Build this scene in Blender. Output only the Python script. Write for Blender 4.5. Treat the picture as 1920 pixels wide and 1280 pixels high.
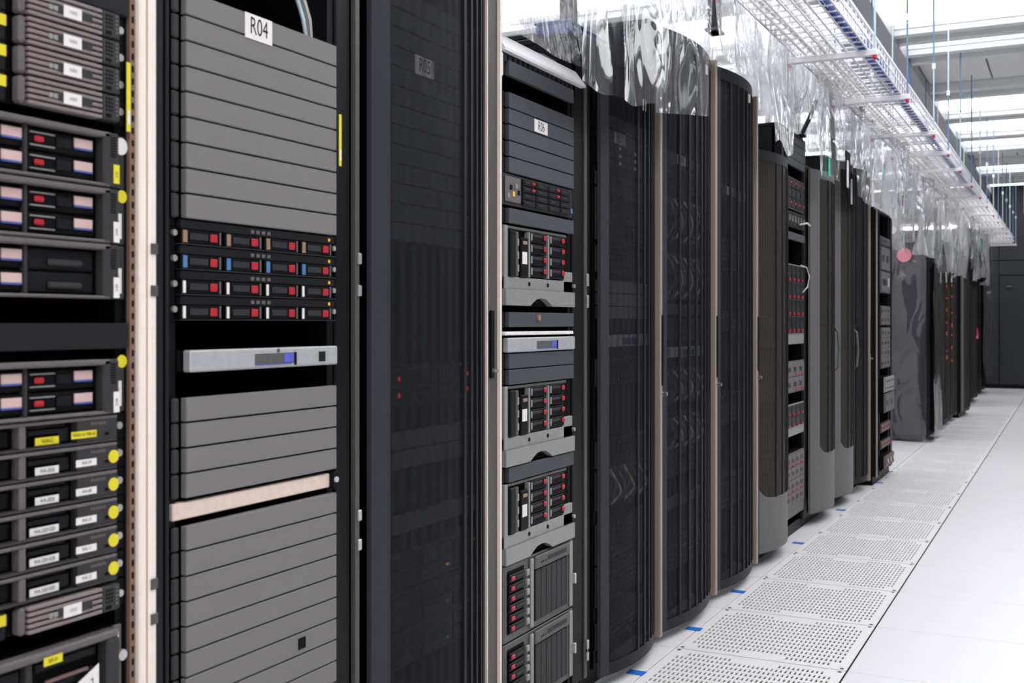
import bpy, bmesh, math, random
from mathutils import Vector, noise

for o in list(bpy.data.objects):
    bpy.data.objects.remove(o)
random.seed(11)
SC = bpy.context.scene
COL = SC.collection

# ------------------------------------------------------------------ camera, world, exposure
F = 2080.0            # focal length in pixels of the 1920 frame
UV, V0 = 2012.0, 605.0  # vanishing point of the aisle
HC = 1.19             # eye height
ANG = math.atan((UV - 960) / F)
SA, CA = math.sin(ANG), math.cos(ANG)
cd = bpy.data.cameras.new('camera')
cd.sensor_width = 36
cd.lens = F / 1920 * 36
cd.shift_y = -35 / 1920
cd.clip_start = 0.05
cd.dof.use_dof = True
cd.dof.focus_distance = 3.6
cd.dof.aperture_fstop = 6.3
cam = bpy.data.objects.new('camera', cd)
cam.location = (0, 0, HC)
cam.rotation_euler = (math.pi / 2, 0, ANG)
COL.objects.link(cam)
SC.camera = cam

w = bpy.data.worlds.new('world')
w.use_nodes = True
w.node_tree.nodes['Background'].inputs[0].default_value = (0.9, 0.95, 1, 1)
w.node_tree.nodes['Background'].inputs[1].default_value = 0.05
SC.world = w
SC.view_settings.view_transform = 'Standard'
SC.view_settings.look = 'None'
SC.view_settings.exposure = 0.0
SC.view_settings.gamma = 1.0
SC.view_settings.use_curve_mapping = False
LAMP = 2.85            # radiance of the lit ceiling panels

X0 = -1.393           # plane of the rack fronts
U = 0.04445           # one rack unit
W = 0.468             # width of rack equipment


def depth(Y, X=X0):
    return -X * SA + Y * CA


def Yat(u, X=X0):
    return (F * X / (CA * (u - UV)) + X * SA) / CA


def Zat(v, Y, X=X0):
    return HC + (V0 - v) * depth(Y, X) / F


# ------------------------------------------------------------------ materials
def lin(c):
    c /= 255.0
    return c / 12.92 if c <= .04045 else ((c + .055) / 1.055) ** 2.4


MATS = {}


def mat(name, rgb, rough=.5, metal=0.0, var=.06, bump=0.0, scale=60, emit=0.0, spec=None, coat=0.0):
    m = bpy.data.materials.new(name)
    m.use_nodes = True
    nt = m.node_tree
    b = nt.nodes['Principled BSDF']
    c = [lin(x) for x in rgb]
    if spec is None:
        spec = .12 if max(rgb) < 70 else (.25 if max(rgb) < 125 else .45)
    tc = nt.nodes.new('ShaderNodeTexCoord')
    nz = nt.nodes.new('ShaderNodeTexNoise')
    nz.inputs['Scale'].default_value = scale
    nz.inputs['Detail'].default_value = 3
    nt.links.new(tc.outputs['Object'], nz.inputs['Vector'])
    rp = nt.nodes.new('ShaderNodeValToRGB')
    rp.color_ramp.elements[0].position = .3
    rp.color_ramp.elements[1].position = .7
    rp.color_ramp.elements[0].color = [x * (1 - var) for x in c] + [1]
    rp.color_ramp.elements[1].color = [min(1, x * (1 + var)) for x in c] + [1]
    nt.links.new(nz.outputs['Fac'], rp.inputs['Fac'])
    nt.links.new(rp.outputs['Color'], b.inputs['Base Color'])
    b.inputs['Roughness'].default_value = rough
    b.inputs['Metallic'].default_value = metal
    b.inputs['Specular IOR Level'].default_value = spec
    b.inputs['Coat Weight'].default_value = coat
    if bump:
        bp = nt.nodes.new('ShaderNodeBump')
        bp.inputs['Strength'].default_value = bump
        bp.inputs['Distance'].default_value = .002
        nt.links.new(nz.outputs['Fac'], bp.inputs['Height'])
        nt.links.new(bp.outputs['Normal'], b.inputs['Normal'])
    if emit:
        b.inputs['Emission Color'].default_value = c + [1]
        b.inputs['Emission Strength'].default_value = emit
    MATS[name] = m
    return m


mat('black', (13, 13, 15), .45)
mat('void_black', (5, 5, 6), .8, spec=.1)
mat('post_black', (19, 19, 22), .4)
mat('panel_grey', (122, 119, 118), .55, bump=.08, scale=400, var=.03)
mat('panel_dark', (72, 74, 80), .5, bump=.08, scale=400, var=.03)
mat('panel_black', (36, 36, 39), .5, bump=.08, scale=400, var=.03)
mat('bezel_grey', (104, 97, 98), .5)
mat('bezel_dark', (60, 58, 59), .5)
mat('bezel_brown', (134, 120, 118), .5)
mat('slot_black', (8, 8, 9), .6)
mat('carrier', (28, 29, 31), .4)
mat('carrier_grip', (52, 53, 57), .4)
mat('red_latch', (178, 30, 44), .4)
mat('white_label', (236, 230, 228), .6, var=.02)
mat('pink_label', (215, 182, 176), .6, var=.02)
mat('blue_stripe', (80, 95, 170), .5)
mat('blue_label', (70, 120, 170), .5)
mat('tan_label', (150, 120, 95), .5)
mat('yellow_label', (228, 212, 40), .6, var=.02)
mat('ink', (40, 36, 36), .7)
mat('faint_ink', (150, 140, 138), .7)
mat('silver', (190, 191, 193), .38, .35)
mat('light_metal', (150, 150, 147), .42, .25)
mat('mid_metal', (98, 98, 95), .45, .3)
mat('screw', (200, 196, 190), .3, .7)
mat('chrome', (215, 215, 215), .2, .9)
mat('tan_post', (168, 153, 142), .42, .25, var=.03)
mat('cream_post', (246, 232, 222), .5, var=.02)
mat('brown_strip', (135, 108, 92), .55)
mat('grey_post', (92, 90, 86), .4, .3)
mat('stile', (56, 56, 62), .45)
mat('stile_light', (106, 105, 104), .45, .2)
mat('door_rib', (36, 37, 40), .45)
mat('beige_bar', (226, 204, 190), .6)
mat('blue_tape', (20, 110, 200), .6)
mat('blue_screen', (90, 100, 200), .3, var=.2, scale=90)
mat('blue_rod', (98, 132, 168), .4, .2)
mat('pale_rod', (190, 208, 216), .4, .2)
mat('tray_white', (236, 234, 236), .4, .05, var=.02)
mat('red_cap', (200, 30, 55), .5)
mat('blue_cable', (60, 80, 165), .5)
mat('green_cable', (70, 120, 80), .5)
mat('brown_cable', (120, 95, 90), .5)
mat('white_cable', (215, 210, 205), .5)
mat('grey_cable', (120, 118, 116), .5)
mat('orange_lamp', (215, 85, 35), .4, emit=.12)
mat('red_led', (230, 40, 60), .4, emit=.6)
mat('amber_led', (220, 160, 60), .4, emit=.4)
mat('teal_tag', (60, 200, 165), .5)
mat('red_sticker', (236, 150, 162), .6)
mat('tile_white', (236, 234, 236), .32, var=.012, scale=6)
mat('vent_white', (238, 234, 234), .4, var=.012, scale=6)
mat('subfloor', (120, 112, 110), .9)
mat('wall_white', (232, 232, 232), .7, var=.02, scale=3)
mat('opposite_grey', (128, 128, 130), .7, var=.03, scale=3)
mat('cabinet_blue', (52, 53, 66), .4, var=.03, scale=3, spec=.3)
mat('wall_dark', (60, 61, 64), .5, var=.03, scale=2)
mat('wall_darker', (20, 20, 22), .6)
mat('beam_grey', (208, 211, 211), .5, var=.03, scale=5)
mat('beam_dark', (168, 169, 171), .5, var=.03, scale=5)
mat('ceiling_tile', (214, 214, 212), .7, var=.02, scale=5)
mat('lit_panel', (250, 252, 255), .6, var=.0, emit=LAMP)
mat('tube_lamp', (255, 255, 255), .5, var=0, emit=6)


def mesh_mat(name, rgb, clear, freq, amp):
    """fine perforated door sheet: dark metal that lets part of the light through its holes"""
    m = bpy.data.materials.new(name)
    m.use_nodes = True
    nt = m.node_tree
    b = nt.nodes['Principled BSDF']
    b.inputs['Base Color'].default_value = [lin(x) for x in rgb] + [1]
    b.inputs['Roughness'].default_value = .5
    b.inputs['Metallic'].default_value = 0
    b.inputs['Specular IOR Level'].default_value = .12
    tr = nt.nodes.new('ShaderNodeBsdfTransparent')
    mx = nt.nodes.new('ShaderNodeMixShader')
    tc = nt.nodes.new('ShaderNodeTexCoord')
    wv = nt.nodes.new('ShaderNodeTexWave')
    wv.wave_type = 'BANDS'
    wv.bands_direction = 'Y'
    wv.inputs['Scale'].default_value = freq
    wv.inputs['Distortion'].default_value = .15
    nt.links.new(tc.outputs['Object'], wv.inputs['Vector'])
    mr = nt.nodes.new('ShaderNodeMapRange')
    mr.inputs['To Min'].default_value = 1 - clear - amp
    mr.inputs['To Max'].default_value = 1 - clear + amp
    nt.links.new(wv.outputs['Fac'], mr.inputs['Value'])
    nt.links.new(mr.outputs['Result'], mx.inputs['Fac'])
    nt.links.new(tr.outputs[0], mx.inputs[1])
    nt.links.new(b.outputs[0], mx.inputs[2])
    nt.links.new(mx.outputs[0], nt.nodes['Material Output'].inputs['Surface'])
    MATS[name] = m


mesh_mat('door_mesh', (38, 39, 43), .55, 9, .08)
mesh_mat('door_mesh_brown', (64, 59, 54), .42, 14, .10)


def plastic_mat(name, haze, ior, dist=.05, tint=.95):
    m = bpy.data.materials.new(name)
    m.use_nodes = True
    nt = m.node_tree
    nt.nodes.remove(nt.nodes['Principled BSDF'])
    tr = nt.nodes.new('ShaderNodeBsdfTransparent')
    tr.inputs[0].default_value = (.95, .95, .96, 1)
    gl = nt.nodes.new('ShaderNodeBsdfGlossy')
    gl.inputs['Roughness'].default_value = .05
    df = nt.nodes.new('ShaderNodeBsdfDiffuse')
    df.inputs[0].default_value = (.9, .9, .92, 1)
    tl = nt.nodes.new('ShaderNodeBsdfTranslucent')
    tl.inputs[0].default_value = (.9, .9, .92, 1)
    tc = nt.nodes.new('ShaderNodeTexCoord')
    mp = nt.nodes.new('ShaderNodeMapping')
    mp.inputs['Scale'].default_value = (1, 1, .55)
    nz = nt.nodes.new('ShaderNodeTexNoise')
    nz.inputs['Scale'].default_value = 4.5
    nz.inputs['Detail'].default_value = 1.2
    nz.inputs['Distortion'].default_value = .9
    nt.links.new(tc.outputs['Object'], mp.inputs['Vector'])
    nt.links.new(mp.outputs['Vector'], nz.inputs['Vector'])
    bp = nt.nodes.new('ShaderNodeBump')
    bp.inputs['Strength'].default_value = 1.0
    bp.inputs['Distance'].default_value = dist
    sb = nt.nodes.new('ShaderNodeMath')
    sb.operation = 'SUBTRACT'
    sb.inputs[1].default_value = .5
    ab = nt.nodes.new('ShaderNodeMath')
    ab.operation = 'ABSOLUTE'
    nt.links.new(nz.outputs['Fac'], sb.inputs[0])
    nt.links.new(sb.outputs[0], ab.inputs[0])
    nt.links.new(ab.outputs[0], bp.inputs['Height'])
    fr = nt.nodes.new('ShaderNodeFresnel')
    fr.inputs['IOR'].default_value = ior
    nt.links.new(bp.outputs['Normal'], fr.inputs['Normal'])
    nt.links.new(bp.outputs['Normal'], gl.inputs['Normal'])
    ms = nt.nodes.new('ShaderNodeMixShader')
    ms.inputs['Fac'].default_value = .5
    nt.links.new(df.outputs[0], ms.inputs[1])
    nt.links.new(tl.outputs[0], ms.inputs[2])
    mh = nt.nodes.new('ShaderNodeMixShader')
    mh.inputs['Fac'].default_value = haze
    nt.links.new(tr.outputs[0], mh.inputs[1])
    nt.links.new(ms.outputs[0], mh.inputs[2])
    mx = nt.nodes.new('ShaderNodeMixShader')
    nt.links.new(fr.outputs[0], mx.inputs['Fac'])
    nt.links.new(mh.outputs[0], mx.inputs[1])
    nt.links.new(gl.outputs[0], mx.inputs[2])
    nt.links.new(mx.outputs[0], nt.nodes['Material Output'].inputs['Surface'])
    MATS[name] = m


plastic_mat('plastic', .035, 2.2, .03)
plastic_mat('plastic_hazy', .32, 2.4)
plastic_mat('plastic_smooth', .07, 1.7, .02)


# ------------------------------------------------------------------ mesh builder
class MB:
    def __init__(self):
        self.v, self.f = [], []

    def box(self, x0, x1, y0, y1, z0, z1, c=0.0):
        if x1 < x0: x0, x1 = x1, x0
        if y1 < y0: y0, y1 = y1, y0
        if z1 < z0: z0, z1 = z1, z0
        n = len(self.v)
        if c <= 0:
            for z in (z0, z1):
                self.v += [(x0, y0, z), (x1, y0, z), (x1, y1, z), (x0, y1, z)]
            for q in ((0, 3, 2, 1), (4, 5, 6, 7), (0, 1, 5, 4), (1, 2, 6, 5), (2, 3, 7, 6), (3, 0, 4, 7)):
                self.f.append(tuple(n + i for i in q))
            return self
        c = min(c, (x1 - x0) * .45, (y1 - y0) * .45, (z1 - z0) * .45)
        idx = {}
        for sx in (0, 1):
            for sy in (0, 1):
                for sz in (0, 1):
                    X, Y, Z = (x0, x1)[sx], (y0, y1)[sy], (z0, z1)[sz]
                    ix, iy, iz = X + (c, -c)[sx], Y + (c, -c)[sy], Z + (c, -c)[sz]
                    for k, p in enumerate(((X, iy, iz), (ix, Y, iz), (ix, iy, Z))):
                        idx[(sx, sy, sz, k)] = len(self.v)
                        self.v.append(p)
        g = lambda sx, sy, sz, k: idx[(sx, sy, sz, k)]
        cyc = ((0, 0), (1, 0), (1, 1), (0, 1))
        for s in (0, 1):
            self.f.append(tuple(g(s, a, b, 0) for a, b in cyc))
            self.f.append(tuple(g(a, s, b, 1) for a, b in cyc))
            self.f.append(tuple(g(a, b, s, 2) for a, b in cyc))
        for a, b in cyc:
            self.f.append((g(0, a, b, 1), g(1, a, b, 1), g(1, a, b, 2), g(0, a, b, 2)))
            self.f.append((g(a, 0, b, 0), g(a, 1, b, 0), g(a, 1, b, 2), g(a, 0, b, 2)))
            self.f.append((g(a, b, 0, 0), g(a, b, 1, 0), g(a, b, 1, 1), g(a, b, 0, 1)))
        for sx in (0, 1):
            for sy in (0, 1):
                for sz in (0, 1):
                    self.f.append(tuple(g(sx, sy, sz, k) for k in range(3)))
        return self

    def tube(self, pts, r, n=6, caps=True):
        pts = [Vector(p) for p in pts]
        base = len(self.v)
        up = Vector((0, 0, 1))
        for i, p in enumerate(pts):
            t = (pts[min(i + 1, len(pts) - 1)] - pts[max(i - 1, 0)]).normalized()
            ref = up if abs(t.dot(up)) < .9 else Vector((1, 0, 0))
            a = t.cross(ref).normalized()
            b = t.cross(a)
            for k in range(n):
                th = 2 * math.pi * k / n
                self.v.append(tuple(p + a * math.cos(th) * r + b * math.sin(th) * r))
        for i in range(len(pts) - 1):
            for k in range(n):
                k2 = (k + 1) % n
                self.f.append((base + i * n + k, base + i * n + k2, base + (i + 1) * n + k2, base + (i + 1) * n + k))
        if caps:
            self.f.append(tuple(base + k for k in range(n)))
            self.f.append(tuple(base + (len(pts) - 1) * n + k for k in range(n)))
        return self

    def disc(self, x, y, z, r, h=.003, n=14):
        """short cylinder standing out towards +x"""
        return self.tube([(x, y, z), (x + h, y, z)], r, n)

    def prism(self, prof, x0, x1):
        """profile in (y, z), extruded from x0 to x1"""
        n = len(self.v)
        m = len(prof)
        self.v += [(x0, y, z) for y, z in prof] + [(x1, y, z) for y, z in prof]
        self.f.append(tuple(range(n, n + m)))
        self.f.append(tuple(range(n + m, n + 2 * m)))
        for i in range(m):
            j = (i + 1) % m
            self.f.append((n + i, n + j, n + m + j, n + m + i))
        return self

    def arc(self, y0, y1, z0, z1, b, x, th=.004, n=18, ta=0.0, tb=1.0, zb=None):
        """curved door skin: bows out by b over y0..y1; ta..tb picks a slice"""
        base = len(self.v)
        for i in range(n + 1):
            t = ta + (tb - ta) * i / n
            y = y0 + (y1 - y0) * t
            xx = x + b * (1 - (2 * t - 1) ** 2)
            zz1 = z1 if zb is None else z1 + zb * abs(2 * (i / n) - 1) ** 6
            self.v += [(xx, y, z0), (xx, y, zz1), (xx - th, y, zz1), (xx - th, y, z0)]
        for i in range(n):
            a, c = base + 4 * i, base + 4 * (i + 1)
            for k in range(4):
                k2 = (k + 1) % 4
                self.f.append((a + k, a + k2, c + k2, c + k))
        self.f.append(tuple(base + k for k in range(4)))
        self.f.append(tuple(base + 4 * n + k for k in range(4)))
        return self

    def mesh(self, name, off=None):
        me = bpy.data.meshes.new(name)
        vs = self.v if off is None else [(a - off[0], b - off[1], c - off[2]) for a, b, c in self.v]
        me.from_pydata(vs, [], self.f)
        bm = bmesh.new()
        bm.from_mesh(me)
        bmesh.ops.recalc_face_normals(bm, faces=bm.faces)
        bm.to_mesh(me)
        bm.free()
        return me

    def build(self, name, m, parent=None, off=None, smooth=False):
        me = self.mesh(name, off)
        me.materials.append(MATS[m])
        if smooth:
            for p in me.polygons: p.use_smooth = True
        return link(name, me, parent)


def link(name, data, parent=None, loc=None):
    o = bpy.data.objects.new(name, data)
    COL.objects.link(o)
    if parent: o.parent = parent
    if loc: o.location = loc
    return o


def tag(o, label=None, cat=None, group=None, kind=None):
    if label: o['label'] = label
    if cat: o['category'] = cat
    if group: o['group'] = group
    if kind: o['kind'] = kind
    return o


def thing(name, label, cat, loc, group=None):
    return tag(link(name, None, None, loc), label, cat, group)


def bx(root, name, m, x0, x1, y0, y1, z0, z1, c=0.0):
    return MB().box(x0, x1, y0, y1, z0, z1, c).build(name, m, root)


def wbx(root, name, m, x0, x1, y0, y1, z0, z1, c=0.0):
    """the same in world coordinates"""
    return MB().box(x0, x1, y0, y1, z0, z1, c).build(name, m, root, off=root.location)


def text(s, size, m, parent, x, y, z, sx=1.0, name='lettering', tilt=0.0):
    cu = bpy.data.curves.new(name, 'FONT')
    cu.body = s
    cu.size = size
    cu.align_x = 'CENTER'
    cu.align_y = 'CENTER'
    cu.resolution_u = 3
    ob = bpy.data.objects.new(name, cu)
    COL.objects.link(ob)
    bpy.context.view_layer.update()
    me = bpy.data.meshes.new_from_object(ob)
    bpy.data.objects.remove(ob)
    ct, st = math.cos(tilt), math.sin(tilt)
    for v in me.vertices:
        a, b = v.co.x * sx, v.co.y
        v.co = (x, y + a * ct - b * st, z + a * st + b * ct)
    me.materials.clear()
    me.materials.append(MATS[m])
    return link(name, me, parent)


ORD = ['topmost', 'second', 'third', 'fourth', 'fifth', 'sixth', 'seventh', 'eighth', 'ninth', 'tenth', 'eleventh',
       'twelfth', 'thirteenth', 'fourteenth', 'fifteenth', 'sixteenth', 'seventeenth', 'eighteenth', 'nineteenth', 'twentieth']
NTH = ['nearest'] + ORD[1:]

# ------------------------------------------------------------------ room shell
YF, YB = -2.9, 22.05          # wall behind the camera, far end wall
XL, XR = -4.75, 2.42
ZC = 3.62
fl = tag(MB().box(XL, XR, YF, YB, -.34, -.30).build('floor', 'subfloor'), 'raised floor of white tiles and slotted vent tiles', kind='structure')
PX, PY = .61, .626
ty0 = 3.899 - PY * 10


def vent_mesh():
    """slotted steel floor tile, 1 x 1, long slots along y"""
    m = MB()
    nx, ny = 34, 12
    bxm, bym = .030, .030
    w_, h_ = PX - .004, PY - .004
    gx = (w_ - 2 * bxm) / nx
    gy = (h_ - 2 * bym) / ny
    sw, sl = gx * .22, gy * .31
    th = .004

    def quad(x0, x1, y0, y1):
        n = len(m.v)
        m.v += [(x0, y0, 0), (x1, y0, 0), (x1, y1, 0), (x0, y1, 0)]
        m.f.append((n, n + 1, n + 2, n + 3))
    quad(0, w_, 0, bym); quad(0, w_, h_ - bym, h_)
    quad(0, bxm, bym, h_ - bym); quad(w_ - bxm, w_, bym, h_ - bym)
    for j in range(ny):
        for i in range(nx):
            cx, cy = bxm + (i + .5) * gx, bym + (j + .5) * gy
            x0, x1, y0, y1 = cx - gx / 2, cx + gx / 2, cy - gy / 2, cy + gy / 2
            solid = (j in (0, ny - 1)) and (abs(i - nx / 2 + .5) < 4.6 or i < 2 or i >= nx - 2)
            if solid:
                quad(x0, x1, y0, y1)
                continue
            n = len(m.v)
            m.v += [(x0, y0, 0), (x1, y0, 0), (x1, y1, 0), (x0, y1, 0),
                    (cx - sw, cy - sl, 0), (cx + sw, cy - sl, 0), (cx + sw, cy + sl, 0), (cx - sw, cy + sl, 0),
                    (cx - sw, cy - sl, -th), (cx + sw, cy - sl, -th), (cx + sw, cy + sl, -th), (cx - sw, cy + sl, -th)]
            for k in range(4):
                k2 = (k + 1) % 4
                m.f.append((n + k, n + k2, n + 4 + k2, n + 4 + k))
                m.f.append((n + 4 + k, n + 4 + k2, n + 8 + k2, n + 8 + k))
    me = bpy.data.meshes.new('vent_tile')
    me.from_pydata(m.v, [], m.f)
    me.materials.append(MATS['vent_white'])
    return me


vent = vent_mesh()
tile = MB().box(.001, PX - .005, .001, PY - .005, -.03, 0, .0015).mesh('floor_tile')
tile.materials.append(MATS['tile_white'])
screw_me = MB().tube([(0, 0, -.001), (0, 0, .0012)], .007, 10).mesh('tile_screw')
screw_me.materials.append(MATS['grey_post'])
VX0 = -1.30
for j in range(41):
    y = ty0 + j * PY
    if y + PY > YB: break
    for i in range(-2, 6):
        x = VX0 + i * PX
        if i == 0:
            t = link('vent_tile', vent, fl, (x + .002, y + .002, 0))
            if 3.0 < y < 9:
                for dx in (.018, PX - .022):
                    for dy in (.018, PY - .022):
                        link('tile_screw', screw_me, t, (dx, dy, 0))
        else:
            link('floor_tile', tile, fl, (x + .002, y + .002, 0))
# edge strips fill the floor out to the walls
for (a, b, c_, d) in ((XL, VX0 - 2 * PX, YF, YB), (VX0 - 2 * PX, XR, YF, ty0), (VX0 - 2 * PX, XR, ty0 + PY * int((YB - ty0) / PY), YB)):
    MB().box(a, b - .003, c_, d, -.03, -.001).build('floor_edge', 'tile_white', fl)

tag(MB().box(XL - .1, XR + .1, YB, YB + .1, -.3, ZC + .2).build('wall_back', 'wall_dark'), 'dark grey end wall of the aisle', kind='structure')
wb = bpy.data.objects['wall_back']
for (a, b, z0, z1) in ((-4.7, -2.45, 0, 2.31), (-2.44, -1.42, 0, 2.31), (-1.41, -1.21, 0, 2.31), (-.02, 1.2, 0, 2.31), (1.21, 2.4, 0, 2.31),
                       (-4.7, -2.45, 2.33, ZC), (-2.44, -1.21, 2.33, ZC), (-1.20, -.03, 2.33, ZC), (-.02, 1.2, 2.33, ZC), (1.21, 2.4, 2.33, ZC), (-1.20, -.03, 2.06, 2.31)):
    MB().box(a, b, YB - .02, YB, z0, z1, .004).build('wall_panel', 'wall_dark', wb)
dr = tag(MB().box(-1.19, -.04, YB - .035, YB, .05, 2.04, .005).build('door_1', 'wall_dark'), 'flush dark grey door in the end wall', kind='structure')
MB().box(-1.09, -.98, YB - .06, YB - .035, 1.83, 1.86, .006).build('door_handle', 'mid_metal', dr)
tag(MB().box(XL, XR, YB - .05, YB - .02, -.001, .07).build('baseboard_back', 'wall_darker'), 'black skirting along the end wall', kind='structure')
tag(MB().box(XL - .1, XL, YF, YB, -.3, ZC + .2).build('wall_left', 'wall_white'), 'white wall behind the racks', kind='structure')
tag(MB().box(XR, XR + .1, YF, YB, -.3, ZC + .2).build('wall_right', 'opposite_grey'), 'grey wall opposite the racks', kind='structure')
tag(MB().box(XL, XR, YF - .1, YF, -.3, ZC + .2).build('wall_front', 'wall_white'), 'white wall at the near end of the aisle', kind='structure')
ce = tag(MB().box(XL, XR, YF, YB, ZC + .06, ZC + .12).build('ceiling', 'beam_grey'), 'white panelled ceiling with grey cross beams', kind='structure')

# rows of panels between the beams: (from, to, lit)
ROWS = [(-2.7, -1.5, 1), (-1.1, .1, 1), (.5, 1.7, 1), (2.1, 3.3, 1), (3.7, 4.9, 1), (5.2, 6.4, 1), (6.75, 7.95, 1), (8.35, 9.5, 1),
        (9.92, 10.25, 1), (10.72, 12.0, 0), (12.55, 13.65, 1), (14.05, 15.15, 1), (15.5, 16.4, 1), (16.75, 17.75, 0),
        (18.1, 18.95, 1), (19.3, 20.2, 0), (20.5, 21.5, 1)]
XCOLS = [-1.31 + .595 * k for k in range(7)]
LCOLS = [-1.47 - .65 * k for k in range(6)]
for (a, b, lit) in ROWS:
    for cols in (XCOLS, LCOLS[::-1]):
        for k in range(len(cols) - 1):
            MB().box(cols[k] + .008, cols[k + 1] - .008, a, b, ZC, ZC + .03, .003).build(
                'ceiling_panel', 'lit_panel' if lit else 'ceiling_tile', ce)
for k in range(len(ROWS) - 1):
    a, b = ROWS[k][1], ROWS[k + 1][0]
    m_ = MB().box(XL, XR, a + .01, b - .01, ZC - .035, ZC + .05, .004)
    q = m_.build('ceiling_beam', 'beam_grey', ce)
    wd = min(.10, (b - a) * .3)
    for yy in (a + .02, b - .02 - wd):
        MB().box(XL, XR, yy, yy + wd, ZC - .085, ZC - .03, .004).build('beam_flange', 'beam_grey', q)
MB().box(-1.47, -1.31, YF, YB, ZC - .11, ZC + .05, .004).build('edge_beam', 'beam_dark', ce)

# ------------------------------------------------------------------ rack cabinets
class Rack:
    pass


def rack(label, y0, y1, ztop, X=X0, pl=.045, pr=.045, yb=None, d=1.0, post='post_black', shell='black', rails=True, name='server_rack', zb=.06):
    r = Rack()
    r.X, r.y0, r.y1, r.zt = X, y0, y1, ztop
    r.yb = (y0 + y1) / 2 - W / 2 if yb is None else yb
    g = .002
    r.root = thing(name, label, 'server rack', (X - d / 2, (y0 + y1) / 2, 0))
    R_ = r.root
    wbx(R_, 'side_panel', shell, X - d, X - .035, y0 + g, y0 + .014, zb, ztop)
    wbx(R_, 'side_panel', shell, X - d, X - .035, y1 - .014, y1 - g, zb, ztop)
    wbx(R_, 'back_panel', 'void_black', X - d, X - d + .012, y0 + .014, y1 - .014, zb, ztop)
    wbx(R_, 'top_panel', shell, X - d, X - .01, y0 + g, y1 - g, ztop, ztop + .02, .003)
    wbx(R_, 'plinth', 'black', X - d + .02, X - .02, y0 + g, y1 - g, .0, zb)
    wbx(R_, 'front_post', post, X - .05, X + .004, y0 + g, y0 + pl, zb, ztop, .003)
    wbx(R_, 'front_post', post, X - .05, X + .004, y1 - pr, y1 - g, zb, ztop, .003)
    if rails:
        for a, b in ((r.yb - .006, r.yb + .014), (r.yb + W - .014, r.yb + W + .006)):
            wbx(R_, 'mounting_rail', 'black', X - .055, X - .001, a, b, zb, ztop)
    return r


def at(r, z, dx=0.0):
    return (r.X + dx, r.yb, z)


def door(r, y0, y1, z0, z1, b=.085, lo='stile', skin='door_mesh', ribs=(.56, .66, .75, .83, .9), rib_w=.012, low=0, sx=.012, stile_w=.05, panel='stile_light', rs_w=.03, cap=None):
    """bowed perforated door: frame stiles and rails, skin, vertical ribs"""
    R_ = r.root
    o = R_.location
    x = r.X + sx
    wdt = y1 - y0
    d = MB().arc(y0, y1, z0 + low, z1 - .05, b, x + .004, .002, 20, stile_w / wdt, 1 - rs_w / wdt).build('door', skin, R_, off=o, smooth=False)
    MB().arc(y0, y1, z0, z1, b, x + .006, .012, 4, 0, stile_w / wdt).build('door_stile', lo, d, off=o)
    MB().arc(y0, y1, z0, z1, b, x + .006, .012, 4, 1 - rs_w / wdt, 1).build('door_stile', 'door_rib', d, off=o)
    MB().arc(y0, y1, z1 - .05, z1, b, x + .006, .012, 18, stile_w / wdt, 1 - rs_w / wdt).build('door_rail', cap or 'door_rib', d, off=o)
    MB().arc(y0, y1, z0, z0 + (low or .04), b, x + .006, .012, 18, stile_w / wdt, 1 - rs_w / wdt, zb=.05 if low else None).build('door_rail', panel if low else 'door_rib', d, off=o)
    for t in ribs:
        MB().arc(y0, y1, z0 + (low or .04), z1 - .05, b, x + .010, .006, 2, t, t + rib_w / wdt).build('door_rib', 'door_rib', d, off=o)
    return d


def tan_pillar(r, y, ztop, wide=.028, z0=.04, xo=.05, handle_z=1.09):
    R_ = r.root
    p = wbx(R_, 'corner_post', 'tan_post', r.X - .02, r.X + xo, y, y + wide, z0, ztop, .003)
    wbx(R_, 'corner_trim', 'grey_post', r.X - .02, r.X + xo - .012, y + wide + .004, y + wide + .016, z0, ztop, .002)
    h = wbx(p, 'latch', 'black', r.X + xo, r.X + xo + .004, y + .008, y + .022, handle_z - .12, handle_z + .12, .002) if False else None
    lt = MB().box(r.X + xo, r.X + xo + .005, y + .010, y + .024, handle_z - .13, handle_z + .13, .002).build('latch', 'black', p, off=R_.location)
    MB().tube([(r.X + xo, y + .016, handle_z - .16), (r.X + xo + .02, y + .016, handle_z - .16)], .008, 10).build('latch_knob', 'chrome', p, off=R_.location)


# ------------------------------------------------------------------ rack equipment
def panel_mesh(n, m, ear=True):
    h = n * U
    b = MB().box(0, .014, .026 if ear else .004, W, .0017, h - .0017, .0012)
    me = b.mesh('blank_panel')
    me.materials.append(MATS[m])
    return me


PM = {(n, m): panel_mesh(n, m) for n in (1, 2) for m in ('panel_grey', 'panel_dark', 'panel_black')}
EAR = {}
for m_ in ('panel_grey', 'panel_dark', 'panel_black'):
    EAR[m_] = MB().box(0, .007, 0, .017, .0014, U - .0014, .003).mesh('panel_ear')
    EAR[m_].materials.append(MATS['bezel_dark' if m_ == 'panel_grey' else 'post_black'])  # ears coloured darker than the panel face to put in their shading


def blank(r, z, label, group, m='panel_grey', n=1, dx=0.0):
    o = link('blank_panel', PM[(n, m)], None, at(r, z, dx))
    link('panel_ear', EAR[m], o)
    return tag(o, label, 'blank panel', group)


def rack_sign(p, s, y, z, w_=.06, h_=.028, m='white_label', size=.028, sx=.72, x=.0142):
    pl = bx(p, 'rack_sign', m, x, x + .0012, y, y + w_, z, z + h_)
    text(s, size, 'ink', pl, x + .0016, y + w_ / 2, z + h_ / 2, sx)
    return pl


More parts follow.
